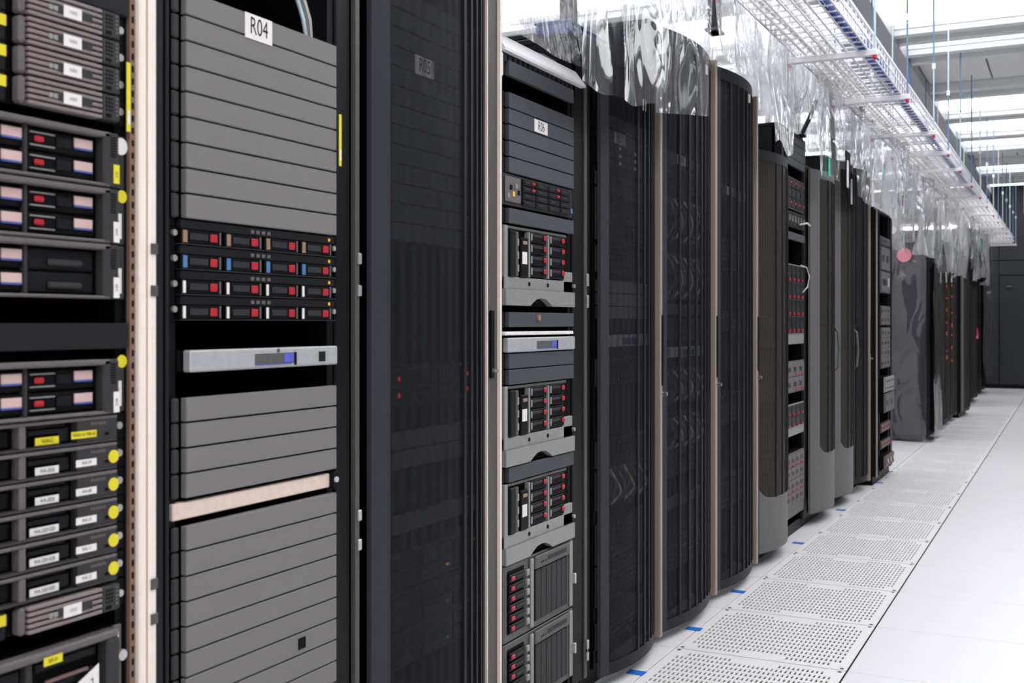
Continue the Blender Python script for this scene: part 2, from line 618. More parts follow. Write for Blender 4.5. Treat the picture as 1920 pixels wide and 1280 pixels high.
def sticker(p, m, x, y0, y1, z0, z1, s=None, size=.008, ink='ink', sx=.8, vertical=False):
    q = bx(p, 'sticker', m, x, x + .0008, y0, y1, z0, z1)
    if s:
        text(s, size, ink, q, x + .0012, (y0 + y1) / 2, (z0 + z1) / 2, sx, tilt=math.pi / 2 if vertical else 0)
    return q


def drive_server(r, z, label, stickers, led=True, group='flat servers with four drives each in rack R04'):
    """one-unit server: vent strip above four drive carriers"""
    t = thing('drive_server', label, 'server', at(r, z), group)
    bx(t, 'body', 'black', -.55, 0, .018, W - .012, .001, U - .001)
    bx(t, 'vent_strip', 'carrier', 0, .010, .016, W - .002, .64 * U, U - .001, .001)
    bx(t, 'lower_edge', 'bezel_dark', 0, .012, .014, W - .002, .0008, .05 * U)
    for k, y in enumerate((.019, .131, .243, .354)):
        c = bx(t, 'drive_carrier', 'black', 0, .009, y, y + .104, .06 * U, .62 * U, .0015)
        bx(c, 'grip', 'carrier_grip', .009, .0105, y + .020, y + .066, .22 * U, .48 * U, .001)
        bx(c, 'latch', 'red_latch', .009, .013, y + .070, y + .088, .18 * U, .50 * U, .0015)
        bx(c, 'drive_label', stickers, .009, .0105, y + .003, y + (.009 if stickers == 'white_label' else .013), .10 * U, .58 * U)
        bx(c, 'bracket', 'bezel_grey', .009, .0100, y + .0955, y + .099, .10 * U, .6 * U)
    for y in (.007, W + .003):
        MB().disc(0, y, .45 * U, .0055, .006, 12).build('thumbscrew', 'screw', t)
    if led:
        MB().disc(.010, W - .022, .80 * U, .0035, .001, 8).build('indicator', 'amber_led', t)
        for k in range(4):
            bx(t, 'port', 'bezel_grey', .010, .0106, .20 + .016 * k, .209 + .016 * k, .72 * U, .86 * U)
    return t


def bay_server(r, z, label, empty=False, sty='white_label', extra=None):
    """two-unit server: grey frame, two rows of drives, right ear with stickers"""
    H = 2 * U
    t = thing('bay_server', label, 'server', at(r, z), 'two-unit servers in the rack beside R04')
    bx(t, 'body', 'slot_black', -.55, 0, .01, W - .012, .001, H - .001)
    bx(t, 'top_bar', 'bezel_grey', 0, .022, 0, .424, H - .010, H - .001, .002)
    bx(t, 'bottom_bar', 'bezel_grey', 0, .022, 0, .424, .001, .006, .002)
    e = bx(t, 'side_bezel', 'bezel_dark', 0, .022, .410, .442, .001, H - .001, .003)
    for k in range(8):
        bx(e, 'vent_slot', 'slot_black', .022, .0224, .4235, .434, H * .55 + k * .0042, H * .55 + k * .0042 + .0022)
    ear = bx(t, 'mounting_ear', 'bezel_dark', 0, .006, .4425, W, .001, H - .001, .002)
    for ci, y in enumerate((.013, .145, .277)):
        for ri, zz in enumerate((.009, .044)):
            if empty and ci == 2:
                c = bx(t, 'drive_blank', 'carrier', 0, .006, y, y + .125, zz, zz + .031, .002)
                bx(c, 'grip', 'bezel_dark', .006, .012, y + .035, y + .1, zz + .006, zz + .016, .003)
                continue
            c = bx(t, 'drive_carrier', 'black', 0, .007, y, y + .127, zz, zz + .031, .002)
            for q in (.006, .025):
                bx(c, 'rail_wire', 'light_metal', .007, .010, y + .003, y + .048, zz + q - .001, zz + q + .001)
            bx(c, 'latch', 'red_latch', .007, .013, y + .010, y + .027, zz + .011, zz + .020, .002)
            bx(c, 'grip', 'carrier', .007, .010, y + .052, y + .080, zz + .008, zz + .024, .002)
            lb = bx(c, 'drive_label', 'pink_label', .007, .009, y + .086, y + .121, zz + .013, zz + .027)
            bx(lb, 'stripe', 'blue_stripe', .007, .0092, y + .086, y + .121, zz + .010, zz + .0128)
    bx(t, 'divider', 'bezel_dark', 0, .012, .268, .274, .006, H - .010, .001)
    if extra == 'yellow':
        sticker(e, 'yellow_label', .0225, .4285, .4405, H * .08, H * .42, '0 01', .007, vertical=True)
    else:
        sticker(e, 'white_label', .0225, .4285, .4405, H * .03, H * .40, '2-04', .008, vertical=True)
        sticker(ear, 'white_label', .0065, .446, .460, H * .12, H * .58, '3340-02', .007, vertical=True)
    return t


def louvre_server(r, z, label, tag_side='yellow_label'):
    """one-unit server with a louvred bezel"""
    t = thing('louvred_server', label, 'server', at(r, z), 'one-unit servers with louvred bezels in the rack beside R04')
    bx(t, 'body', 'slot_black', -.55, 0, .01, W - .012, .001, U - .001)
    bx(t, 'left_bezel', 'carrier', 0, .010, .0, .238, .001, U - .001, .002)
    sticker(t, tag_side, .0105, .226, .2475 - .01, .50 * U, .86 * U)
    bx(t, 'bezel_grip', 'bezel_grey', 0, .020, .2535, .266, .002, U - .002, .004)
    for k in range(5):
        zz = .0025 + k * .0086
        bx(t, 'louvre', 'bezel_brown', 0, .024, .266, .405, zz, zz + .0054, .001)
    e = bx(t, 'end_cap', 'bezel_dark', 0, .024, .405, .4415, .002, U - .002, .002)
    for a in range(3):
        for b in range(4):
            bx(e, 'vent_hole', 'slot_black', .024, .0244, .411 + a * .0055, .4145 + a * .0055, .016 + b * .006, .0195 + b * .006)
    bx(e, 'port', 'slot_black', .024, .0246, .411, .423, .006, .012)
    for b in range(5):
        bx(e, 'indicator', 'bezel_grey', .024, .0246, .432, .436, .010 + b * .0065, .0135 + b * .0065)
    c = bx(t, 'centre_plate', 'bezel_dark', .010, .0245, .318, .385, .0145, .029, .001)
    for q in (.302, .311):
        bx(t, 'maker_mark', 'light_metal', .0235, .0246, q, q + .007, .018, .0255)
    sticker(c, 'white_label', .025, .328, .362, .0125, .0305, '10000', .008, 'faint_ink')
    bx(t, 'mounting_ear', 'black', 0, .004, .4425, W, .001, U - .001)
    MB().disc(.004, .4545, .5 * U, .006, .008, 12).build('thumbscrew', 'screw', t)
    return t


def label_server(r, z, label, l1, l2, yellow=False, wide=False):
    """one-unit grey server with two stickers and a round yellow dot"""
    t = thing('appliance_server', label, 'server', at(r, z), 'one-unit grey appliances with stickers in the rack beside R04')
    bx(t, 'body', 'slot_black', -.55, 0, .01, W - .012, .001, U - .001)
    bx(t, 'top_bar', 'bezel_grey', 0, .018, .0, .4415, U - .0065, U - .001, .0015)
    bx(t, 'bottom_bar', 'bezel_dark', 0, .018, .0, .4415, .001, .005, .0015)
    bx(t, 'upright', 'bezel_grey', 0, .017, .255, .267, .005, U - .0065, .001)
    bx(t, 'drive_bay', 'black', 0, .007, .13, .246, .007, U - .009, .003)
    bx(t, 'disc_tray', 'carrier', 0, .009, .276, .345, .022, .030, .001)
    bx(t, 'disc_tray', 'carrier', 0, .009, .276, .345, .032, .0365, .001)
    bx(t, 'grip', 'carrier', 0, .010, .332, .352, .008, .030, .002)
    e = bx(t, 'end_block', 'bezel_dark', 0, .017, .362, .4415, .005, U - .0065, .001)
    for k in range(6):
        bx(e, 'embossed_mark', 'bezel_grey', .017, .0174, .388 + k * .0052, .391 + k * .0052, .030, .0345)
    sm = 'yellow_label' if yellow else 'white_label'
    sticker(t, sm, .0105, .278 if wide else .288, .331, .007, .0185, l1, .0082)
    sticker(e, sm, .0175, .349 if yellow else .358, .398, .0115, .0225, l2, .0078)
    bx(e, 'port', 'slot_black', .017, .0176, .416, .424, .012, .017)
    if not yellow:
        MB().disc(.0175, .433, .021, .0105, .001, 20).build('yellow_dot', 'yellow_label', e)
    bx(t, 'mounting_ear', 'black', 0, .004, .4425, W, .001, U - .001)
    MB().disc(.004, .452, .55 * U, .006, .008, 12).build('thumbscrew', 'screw', t)
    return t


def kvm(r, z, label, h, y0=.03, lid=False, black_square=True, scr=(.2, .32)):
    t = thing('console_drawer', label, 'console drawer', at(r, z), 'silver console drawers')
    bx(t, 'body', 'void_black', -.5, 0, .018, W - .012, .002, h - .002)
    f = bx(t, 'front', 'silver', 0, .020, y0, W - .004, .001, h - .001, .003)
    rc = bx(f, 'handle_recess', 'mid_metal', .020, .0205, scr[0], scr[1], h * .22, h * .72)
    bx(f, 'recess_screen', 'blue_screen', .0205, .0210, scr[0] + (scr[1] - scr[0]) * .72, scr[1] - .004, h * .28, h * .68)
    bx(f, 'recess_edge', 'blue_stripe', .0205, .0212, scr[0], scr[1] - .01, h * .17, h * .23)
    bx(f, 'recess_lip', 'slot_black', .0205, .0225, scr[1] - .003, scr[1] + .003, h * .12, h * .74)
    if black_square:
        bx(f, 'badge', 'carrier', .020, .0212, .398, .419, h * .22, h * .72)
        MB().disc(.020, .268, h * .84, .004, .002, 10).build('lock', 'mid_metal', f)
    if lid:
        wedge = MB().box(-.2, .018, -.004, W - .012, h + .006, h + .016, .002).build('lid', 'white_label', t)
    return t


def grid_gear(r, z, label, h, cols, rows, face='bezel_dark', mod='carrier', acc='red_latch', y0=.02, y1=None, zlo=.006, zhi=None, cat='disk array',
              name='disk_array', acc_pos=.8, group=None, acc_w=.014, dot=None, dx=0.0, acc_mask=None, acc_h=(.3, .75)):
    """chassis with a grid of modules, each with its latch"""
    y1 = W - .02 if y1 is None else y1
    zhi = h - .006 if zhi is None else zhi
    t = thing(name, label, cat, at(r, z, dx), group)
    bx(t, 'body', 'black', -.5, 0, .012, W - .012, .001, h - .001)
    bx(t, 'face_plate', face, 0, .008, 0, W, .001, h - .001, .0015)
    gy, gz = (y1 - y0) / cols, (zhi - zlo) / rows
    for i in range(cols):
        for j in range(rows):
            a, b = y0 + i * gy + .003, y0 + (i + 1) * gy - .003
            c, d = zlo + j * gz + .0015, zlo + (j + 1) * gz - .0015
            mo = bx(t, 'module', mod, .008, .015, a, b, c, d, .002)
            if acc and (acc_mask is None or acc_mask(i, j)):
                p = a + (b - a) * acc_pos
                bx(mo, 'latch', acc, .015, .019, p - acc_w / 2, p + acc_w / 2, c + (d - c) * acc_h[0], c + (d - c) * acc_h[1], .001)
            bx(mo, 'grip', 'carrier_grip' if mod != 'carrier_grip' else 'carrier', .015, .0165, a + (b - a) * .12, a + (b - a) * .55, c + (d - c) * .35, c + (d - c) * .65)
            if dot:
                bx(mo, 'label', dot, .015, .0158, a + .001, a + (b - a) * .1 + .002, c + (d - c) * .15, c + (d - c) * .85)
    return t


def storage_array(r, z, label):
    """five-unit storage array: bright frame, eight drives, arched lower lip"""
    h = 5 * U
    t = thing('storage_array', label, 'disk array', at(r, z), 'silver storage arrays in rack R06')
    bx(t, 'body', 'void_black', -.5, 0, .012, W - .012, .001, h - .001)
    bx(t, 'side_frame', 'light_metal', 0, .014, 0, .020, .045, h - .002, .002)
    bx(t, 'top_frame', 'mid_metal', 0, .010, .020, .42, h - .010, h - .002, .001)
    bx(t, 'lower_plate', 'light_metal', 0, .012, .0, W - .006, .045, .080, .002)
    bx(t, 'corner_plate', 'light_metal', 0, .012, .395, W - .006, .045, .108, .002)
    bx(t, 'fan_bar', 'carrier', 0, .018, .030, .062, .080, h - .014, .003)
    bx(t, 'bus_bar', 'mid_metal', 0, .014, .070, .086, .082, h - .016, .002)
    for k in range(3):
        bx(t, 'bus_clip', 'light_metal', .014, .017, .073, .083, .095 + k * .036, .115 + k * .036, .001)
    c = bx(t, 'controller', 'black', 0, .016, .096, .142, .080, h - .030, .002)
    sticker(c, 'white_label', .0165, .102, .132, .118, .152, '..', .01)
    bx(c, 'cable_clip', 'tan_label', .016, .020, .104, .13, h - .050, h - .040, .002)
    for (ya, yb_) in ((.160, .268), (.290, .396)):
        bx(t, 'bay_divider', 'light_metal', 0, .015, ya - .012, ya - .003, .082, h - .012, .001)
        for k in range(4):
            za = .084 + k * .0325
            d = bx(t, 'drive_carrier', 'black', 0, .014, ya, yb_, za, za + .030, .002)
            bx(d, 'grip', 'carrier_grip', .014, .0165, ya + .012, yb_ - .030, za + .017, za + .025, .001)
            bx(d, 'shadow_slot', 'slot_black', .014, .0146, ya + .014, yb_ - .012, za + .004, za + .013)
            bx(d, 'clip', 'light_metal', .014, .017, ya + .001, ya + .009, za + .006, za + .026, .001)
            bx(d, 'latch', 'red_latch', .014, .0205, yb_ - .025, yb_ - .007, za + .011, za + .025, .004)
    for y in (.155, .28):
        MB().disc(.012, y, .063, .006, .002, 10).build('screw_hole', 'slot_black', t)
    prof = [(0, .001), (.150, .001), (.172, .012), (.195, .021), (.225, .024), (.255, .021), (.278, .012), (.300, .001), (W - .004, .001), (W - .004, .046), (0, .046)]
    MB().prism(prof, 0, .019).build('lower_lip', 'light_metal', t)
    MB().disc(.012, W - .006, .066, .006, .008, 10).build('thumbscrew', 'screw', t)
    return t


def tower_enclosure(r, z, label, h=.2135):
    t = thing('drive_enclosure', label, 'disk array', at(r, z), 'silver drive enclosures at the foot of rack R06')
    bx(t, 'body', 'void_black', -.5, 0, .012, W - .012, .001, h - .001)
    bx(t, 'face_plate', 'mid_metal', 0, .010, 0, W - .002, .001, h - .002, .002)
    bx(t, 'drive_bay', 'slot_black', .010, .0108, .020, .125, .022, h - .018)
    for k in range(6):
        za = .026 + k * .0275
        d = bx(t, 'drive_carrier', 'carrier', .0108, .018, .024, .120, za, za + .022, .002)
        bx(d, 'latch', 'red_latch', .018, .0225, .028, .050, za + .006, za + .018, .003)
        bx(d, 'grip', 'carrier_grip', .018, .020, .060, .11, za + .008, za + .014, .001)
        bx(t, 'rail_clip', 'light_metal', .010, .020, .130, .146, za, za + .018, .002)
    bx(t, 'upright', 'light_metal', .010, .018, .158, .176, .010, h - .008, .002)
    hd = bx(t, 'head_plate', 'mid_metal', .010, .020, .184, .425, h * .80, h - .006, .002)
    bx(hd, 'slot', 'bezel_dark', .020, .0205, .262, .40, h * .86, h * .92)
    for k in range(3):
        MB().disc(.020, .222 + .014 * k, h * .87, .003, .001, 8).build('indicator', 'slot_black', hd)
    bx(t, 'card_cage', 'slot_black', .010, .0112, .190, .420, .020, h * .79)
    for k in range(6):
        ya = .193 + k * .036
        bx(t, 'card_blank', 'bezel_dark' if k != 4 else 'stile', .0112, .016, ya, ya + .032, .022, h * .78, .001)
    bx(t, 'side_strip', 'light_metal', .010, .016, .436, .456, .006, h - .006, .002)
    bx(t, 'latch', 'screw', .010, .026, W - .016, W - .006, h * .35, h * .50, .002)
    return t


# ---- the rack at the near end, next to R04
r03 = rack('black rack of servers beside the cream pillar, nearest the camera', .72, 1.392, 2.22, yb=.868, pl=.12, pr=.0505)
R_ = r03.root
wbx(R_, 'hole_strip', 'brown_strip', X0 + .004, X0 + .012, 1.3415, 1.3525, .06, 2.22)
hm = MB().box(0, .002, -.0016, .0016, -.005, .005).mesh('rail_hole'); hm.materials.append(MATS['slot_black'])
hs = bpy.data.objects[[c.name for c in R_.children if c.name.startswith('hole_strip')][0]]
for k in range(88):
    o_ = link('rail_hole', hm, hs, (X0 + .0115 - R_.location[0], 1.3470 - R_.location[1], .45 + k * .0203))
wbx(R_, 'pillar_face', 'cream_post', X0 + .004, X0 + .022, 1.3535, 1.3700, .05, 2.24, .003)
wbx(R_, 'pillar_face', 'cream_post', X0 + .004, X0 + .024, 1.3725, 1.3900, .05, 2.24, .003)
for v in (462, 540, 1085, 1150):
    z = Zat(v, 1.385)
    wbx(R_, 'pillar_clip', 'grey_post', X0 + .024, X0 + .027, 1.374, 1.390, z - .014, z + .004, .001)


def z3(v):
    return HC + (605 - v) / 1157.5


blank(r03, z3(30) + .001, 'dark panel above the stacked louvred servers, rack nearest the camera', 'dark panels in the rack beside R04', 'panel_black')
for k, v in enumerate((81, 132, 183, 234)):
    louvre_server(r03, z3(v), '%s of four stacked louvred servers with white stickers at upper left' % ORD[k])
bay_server(r03, z3(355), 'two-unit server with yellow ear sticker below the louvred servers', extra='yellow')
bay_server(r03, z3(459), 'two-unit server with red latches, second below the louvred servers')
bay_server(r03, z3(562), 'two-unit server with black blank bays instead of red latches', empty=True)
blank(r03, z3(654) - .001, 'black panel in the dark gap between two-unit servers, rack nearest camera', 'dark panels in the rack beside R04', 'panel_black')
bay_server(r03, z3(774), 'two-unit server with red latches directly above the yellow-stickered appliance')
label_server(r03, z3(826), 'grey one-unit appliance with two yellow stickers', 'WAN-2', 'WAN-VL/VER-02', yellow=True)
for k, (v, a, b, wd) in enumerate(((877.5, 'WA-2020', 'WA-09', 0), (929, 'WA-2024', 'WA-08', 0), (981, 'WA-320/1020', 'WA-10', 1), (1033, 'WA-320/1020', 'WA-11', 1), (1085, 'WA-320/1020', 'WA-12', 1))):
    label_server(r03, z3(v), '%s of five grey appliances with a round yellow dot' % ORD[k], a, b, wide=bool(wd))
louvre_server(r03, z3(1139), 'single louvred server below the appliances with yellow dots')
t = thing('bay_server', 'tall grey server with a tilted white note at lower left', 'server', at(r03, z3(1172) - 4 * U))
H = 4 * U
bx(t, 'body', 'slot_black', -.55, 0, .01, W - .012, .001, H - .001)
tb = bx(t, 'top_bar', 'bezel_grey', 0, .024, 0, .440, H - .014, H - .001, .003)
sticker(tb, 'yellow_label', .0245, .292, .326, H - .023, H - .010, 'SER-01', .008)
bx(t, 'side_bezel', 'bezel_dark', 0, .024, .415, .4415, .001, H - .014, .003)
e = bx(t, 'mounting_ear', 'bezel_grey', 0, .006, .4425, .462, .001, H - .001, .002)
MB().disc(.006, .456, H * .72, .009, .009, 14).build('thumbscrew', 'screw', t)
sticker(e, 'white_label', .0065, .446, .454, H * .83, H * .93)
bx(t, 'upright', 'bezel_dark', 0, .016, .268, .280, .001, H - .014, .002)
for k in range(3):
    bx(t, 'disc_tray', 'carrier', 0, .010, .290, .405, H - .036 - k * .034, H - .020 - k * .034, .003)
    bx(t, 'disc_tray', 'carrier', 0, .010, .15, .262, H - .040 - k * .034, H - .020 - k * .034, .003)
bx(t, 'tray_lip', 'brown_cable', .010, .016, .305, .385, H - .054, H - .049, .001)
nb = MB().prism([(.345, H - .110), (.402, H - .098), (.402, H - .048), (.345, H - .075)], .018, .0192).build('note', 'white_label', t)
text('-ion 7', .016, 'ink', nb, .0197, .378, H - .078, .8, tilt=.35)
# yellow strips hanging on the ears
for (y, va, vb, rk) in ((1.328, 118, 248, r03), (1.914, 215, 312, None)):
    za, zb_ = Zat(vb, y), Zat(va, y)
    s = thing('asset_tag', 'yellow plastic tag strip hanging beside %s' % ('the louvred servers' if rk else 'the upper grey panels of R04'), 'tag', (X0 + .017, y, za))
    bx(s, 'strip', 'yellow_label', 0, .002, 0, .009, 0, zb_ - za, .001)
    bx(s, 'tag_window', 'white_label', .002, .0024, .002, .007, .012, .035)
for (y, v, m, nm) in ((1.327, 275, 'white_label', 'round white dot sticker on the ear beside the yellow-stickered server'), (1.329, 369, 'yellow_label', 'round yellow dot sticker on the ear above two vertical labels'), (1.329, 677, 'yellow_label', 'half-peeled yellow dot sticker on the ear over a black gap')):
    tag(MB().disc(0, 0, 0, .0105 if m != 'white_label' else .014, .0012, 18).build('dot_sticker', m), nm, 'sticker').location = (X0 + .0062, y, Zat(v, y))

# ---- R04
r04 = rack('black rack R04 full of grey blank panels', 1.394, 1.976, 2.24, yb=1.4436, pl=.046, pr=.055)
R_ = r04.root
for v in (75, 490, 795, 1100):
    z = Zat(v, 1.412)
    MB().disc(X0 + .004, 1.412, z, .003, .001, 8).build('post_hole', 'slot_black', R_, off=R_.location)


def z4(v):
    return HC + (605 - v) / 1072.9


for k in range(9):
    p = blank(r04, z4(28.5 + 47.7 * k), '%s of nine grey blank panels at the top of rack R04' % ORD[k] if k else 'grey blank panel carrying the white R04 sign', 'grey blank panels in rack R04')
    if k == 0:
        sg = bx(p, 'rack_sign', 'white_label', .0142, .0156, .178, .256, -.004, .043)
        text('R04', .046, 'ink', sg, .0160, .217, .020, .72)
for k, (v, s, nm) in enumerate(((458.5, 'tan_label', 'with brownish drive labels'), (506, 'blue_label', 'with blue drive labels'), (553.5, 'white_label', 'with white drive labels under the blue-labelled one'), (601, 'white_label', 'lowest of four, above the silver drawer'))):
    drive_server(r04, z4(v), 'black four-drive server in rack R04 ' + nm, s)
kvm(r04, z4(699), 'silver console drawer in rack R04 between grey panels', .0405)
for k in range(4):
    blank(r04, z4(744 + 47.7 * (k + 1)), '%s of four grey blank panels between silver drawer and beige bar' % ORD[k], 'grey blank panels in rack R04')
b = thing('beige_bar', 'beige cross bar set back between grey panels of rack R04', 'cross bar', (X0 - .012, r04.yb, z4(973)))
bx(b, 'bar', 'beige_bar', 0, .02, .0, .452, 0, .029, .002)
bx(b, 'end_bracket', 'black', 0, .03, .452, .468, -.003, .033, .001)
MB().disc(.03, .459, .016, .006, .004, 10).build('bolt', 'pale_rod', b)
for k in range(10):
    p = blank(r04, z4(985 + 47.5 * (k + 1)), '%s of the grey blank panels below the beige bar in R04' % ORD[k], 'grey blank panels in rack R04')
    if k == 6:
        bx(p, 'badge', 'slot_black', .0142, .0156, .338, .361, .012, .034)
for (a_, b_) in ((1.400, 1.420), (1.426, 1.434)):
    wbx(R_, 'post_strip', 'door_rib', X0 + .004, X0 + .009, a_, b_, .06, 2.24, .002)
# cable and plug in the dark opening at the top
t = thing('cable_bundle', 'grey and blue cables with a plug in the opening over the R04 panels', 'cable', (X0 - .06, 1.88, z4(-25)))
for k, m in enumerate(('pale_rod', 'grey_cable', 'white_cable')):
    MB().tube([(.0, .012 * k - .01, .10), (.015, .012 * k - .006, .05), (.02, .006 * k + .002, .0), (.02, .004 * k + .004, -.02)], .005, 8).build('cable', m, t, smooth=True)
bx(t, 'plug', 'light_metal', .008, .03, -.002, .022, -.02, .012, .003)
bx(t, 'bracket', 'mid_metal', -.05, .0, -.09, -.02, -.02, .02, .003)

# ---- R05, mesh door
r05 = rack('black rack R05 behind a bowed perforated door', 1.979, 2.651, 2.30, yb=2.095, pl=.015, pr=.07)
R_ = r05.root
wbx(R_, 'hinge_post', 'grey_post', X0 - .005, X0 + .014, 1.981, 1.996, .05, 2.3, .002)
for v in (485, 545, 965, 1020):
    z = Zat(v, 1.985)
    wbx(R_, 'hinge', 'screw', X0 + .014, X0 + .022, 1.982, 1.994, z - .012, z + .012, .002)
door(r05, 2.034, 2.562, .07, 2.28, b=.05, stile_w=.050, ribs=(.62, .70, .78, .86), rs_w=.028)
wbx(R_, 'corner_post', 'grey_post', X0 - .01, X0 + .014, 2.5715, 2.640, .05, 2.3, .002)
wbx(R_, 'corner_trim', 'cream_post', X0 - .01, X0 + .022, 2.566, 2.5705, .05, 2.3)
wbx(R_, 'corner_trim', 'cream_post', X0 - .01, X0 + .022, 2.641, 2.6500, .05, 2.3)
z = Zat(645, 2.60)
lt = wbx(R_, 'latch', 'black', X0 + .014, X0 + .021, 2.592, 2.612, z - .09, z + .09, .002)
MB().tube([(X0 + .014, 2.602, z - .07), (X0 + .034, 2.602, z - .07)], .006, 10).build('latch_knob', 'chrome', lt, off=R_.location)


def zr(r, v):
    return Zat(v, r.yb, r.X)


G5 = 'blank panels behind the mesh door of R05'
z = zr(r05, 5)
for k in range(13):
    p = blank(r05, z - k * U, '%s blank panel from the top behind the mesh door of R05' % ORD[k], G5, 'panel_dark')
    if k == 3:
        rack_sign(p, 'R05', .125, -.001, .086, .0445, size=.046)
grid_gear(r05, zr(r05, 765), 'dim server with two red lamps behind the R05 door', 2 * U, 4, 2, 'bezel_dark', 'carrier', 'red_led', group='gear behind the mesh door of R05', cat='server', name='server', acc_w=.008, acc_pos=.3, acc_h=(.35, .65), acc_mask=lambda i, j: i in (0, 3))
blank(r05, zr(r05, 850), 'upper of two blank panels under the red lamps behind the R05 door', G5, 'panel_dark')
blank(r05, zr(r05, 850) - U, 'lower of two blank panels under the red lamps behind the R05 door', G5, 'panel_dark')
blank(r05, zr(r05, 1010), 'blank panel above the lowest servers behind the R05 door', G5, 'panel_dark', 1)
for k, v in enumerate((1120, 1195, 1270)):
    grid_gear(r05, zr(r05, v), '%s dim server low behind the R05 door' % ('upper', 'middle', 'lowest')[k], 2 * U - .002, 3, 2, 'bezel_dark', 'carrier', ('amber_led', 'light_metal', 'teal_tag')[k], group='gear behind the mesh door of R05', cat='server', name='server', acc_w=.014, acc_h=(.4, .6), acc_mask=lambda i, j: i == 1 + j)

# ---- R06, open
r06 = rack('open black rack R06 with silver storage arrays', 2.653, 3.270, 1.955, yb=2.683, pl=.020, pr=.11)
R_ = r06.root
tm = MB()
pf = [(X0 + .022, 1.930), (X0 + .022, 1.938), (X0 - .012, 1.984), (X0 - .10, 1.990), (X0 - .10, 1.930)]
tm.v = [(x_, y_, z_) for y_ in (2.668, 3.225) for x_, z_ in pf]
tm.f = [tuple(range(5)), tuple(range(5, 10))] + [(i, (i + 1) % 5, 5 + (i + 1) % 5, 5 + i) for i in range(5)]
tm.build('top_trim', 'tray_white', R_, off=R_.location)
wbx(R_, 'brush_strip', 'slot_black', X0 - .05, X0 + .004, 2.675, 3.18, 1.895, 1.934)
bs = [c for c in R_.children if c.name.startswith('brush_strip')][0]
for k in range(15):
    MB().box(X0 + .004, X0 + .009, 2.685 + k * .032, 2.707 + k * .032, 1.903, 1.926, .003).build('brush_slot', 'carrier', bs, off=R_.location)
wbx(R_, 'hinge_clip', 'white_label', X0 + .004, X0 + .012, 2.655, 2.680, 1.86, 1.925, .003)
wbx(R_, 'door_post', 'grey_post', X0 - .03, X0 + .01, 3.248, 3.266, .06, 1.955, .002)
for v in (525, 565, 1210, 1225):
    z = Zat(v, 3.257)
    wbx(R_, 'hinge', 'screw', X0 + .01, X0 + .018, 3.252, 3.264, z - .02, z + .02, .002)


def z6(v):
    return HC + (605 - v) / 679.0


G6 = 'dark blank panels in rack R06'
blank(r06, z6(145), 'uppermost dark panel of R06 above the black gap', G6, 'panel_dark')
for k in range(5):
    p = blank(r06, z6(204.5 + 30.2 * k), ('%s dark panel below the black gap near the top of R06' % ('first', 'second', 'third', 'fourth', 'fifth')[k]) if k != 1 else 'dark panel carrying the white R06 sign', G6, 'panel_dark')
    if k == 1:
        rack_sign(p, 'R06', .185, .004, .088, .036, size=.038)
t = grid_gear(r06, z6(386), 'server with a grid of small drives, some red, near top of R06', 2 * U, 4, 4, 'bezel_dark', 'carrier', 'red_latch', y0=.11, cat='server', name='drive_server', acc_mask=lambda i, j: i in (0, 2) and j >= 2, acc_w=.018)
bx(t, 'control_block', 'bezel_grey', .008, .014, .006, .100, .010, .080, .003)
for k in range(5):
    bx(t, 'button', ('light_metal', 'slot_black', 'amber_led', 'light_metal', 'slot_black')[k], .014, .017, .014 + .016 * k, .026 + .016 * k, .02 + (k * 23 % 40) * .001, .034 + (k * 23 % 40) * .001, .002)
MB().disc(.008, W - .010, .022, .008, .003, 10).build('blue_lamp', 'blue_label', t)
blank(r06, z6(420), 'dark panel between small-drive server and top storage array in R06', G6, 'panel_dark')
storage_array(r06, z6(573), 'highest silver storage array with arched lip in R06')
p = blank(r06, z6(614), 'dark panel with a brass lock above the silver drawer in R06', G6, 'panel_dark')
MB().disc(.014, .21, .028, .009, .006, 14).build('lock', 'tan_label', p)
kvm(r06, z6(661), 'silver console drawer with white lid in rack R06', .042, y0=.012, lid=True, black_square=False, scr=(.19, .33))
blank(r06, z6(692), 'dark panel directly under the silver drawer in R06', G6, 'panel_dark')
blank(r06, z6(722), 'dark panel on top of the middle storage array in R06', G6, 'panel_dark')
storage_array(r06, z6(873), 'middle silver storage array with arched lip in R06')
blank(r06, z6(904), 'dark panel between middle and lowest storage arrays in R06', G6, 'panel_dark')
storage_array(r06, z6(1055), 'lowest silver storage array with arched lip in R06')
tower_enclosure(r06, z6(1201), 'upper silver drive enclosure with a column of red latches in R06')
tower_enclosure(r06, z6(1347), 'lower silver drive enclosure at the foot of R06')

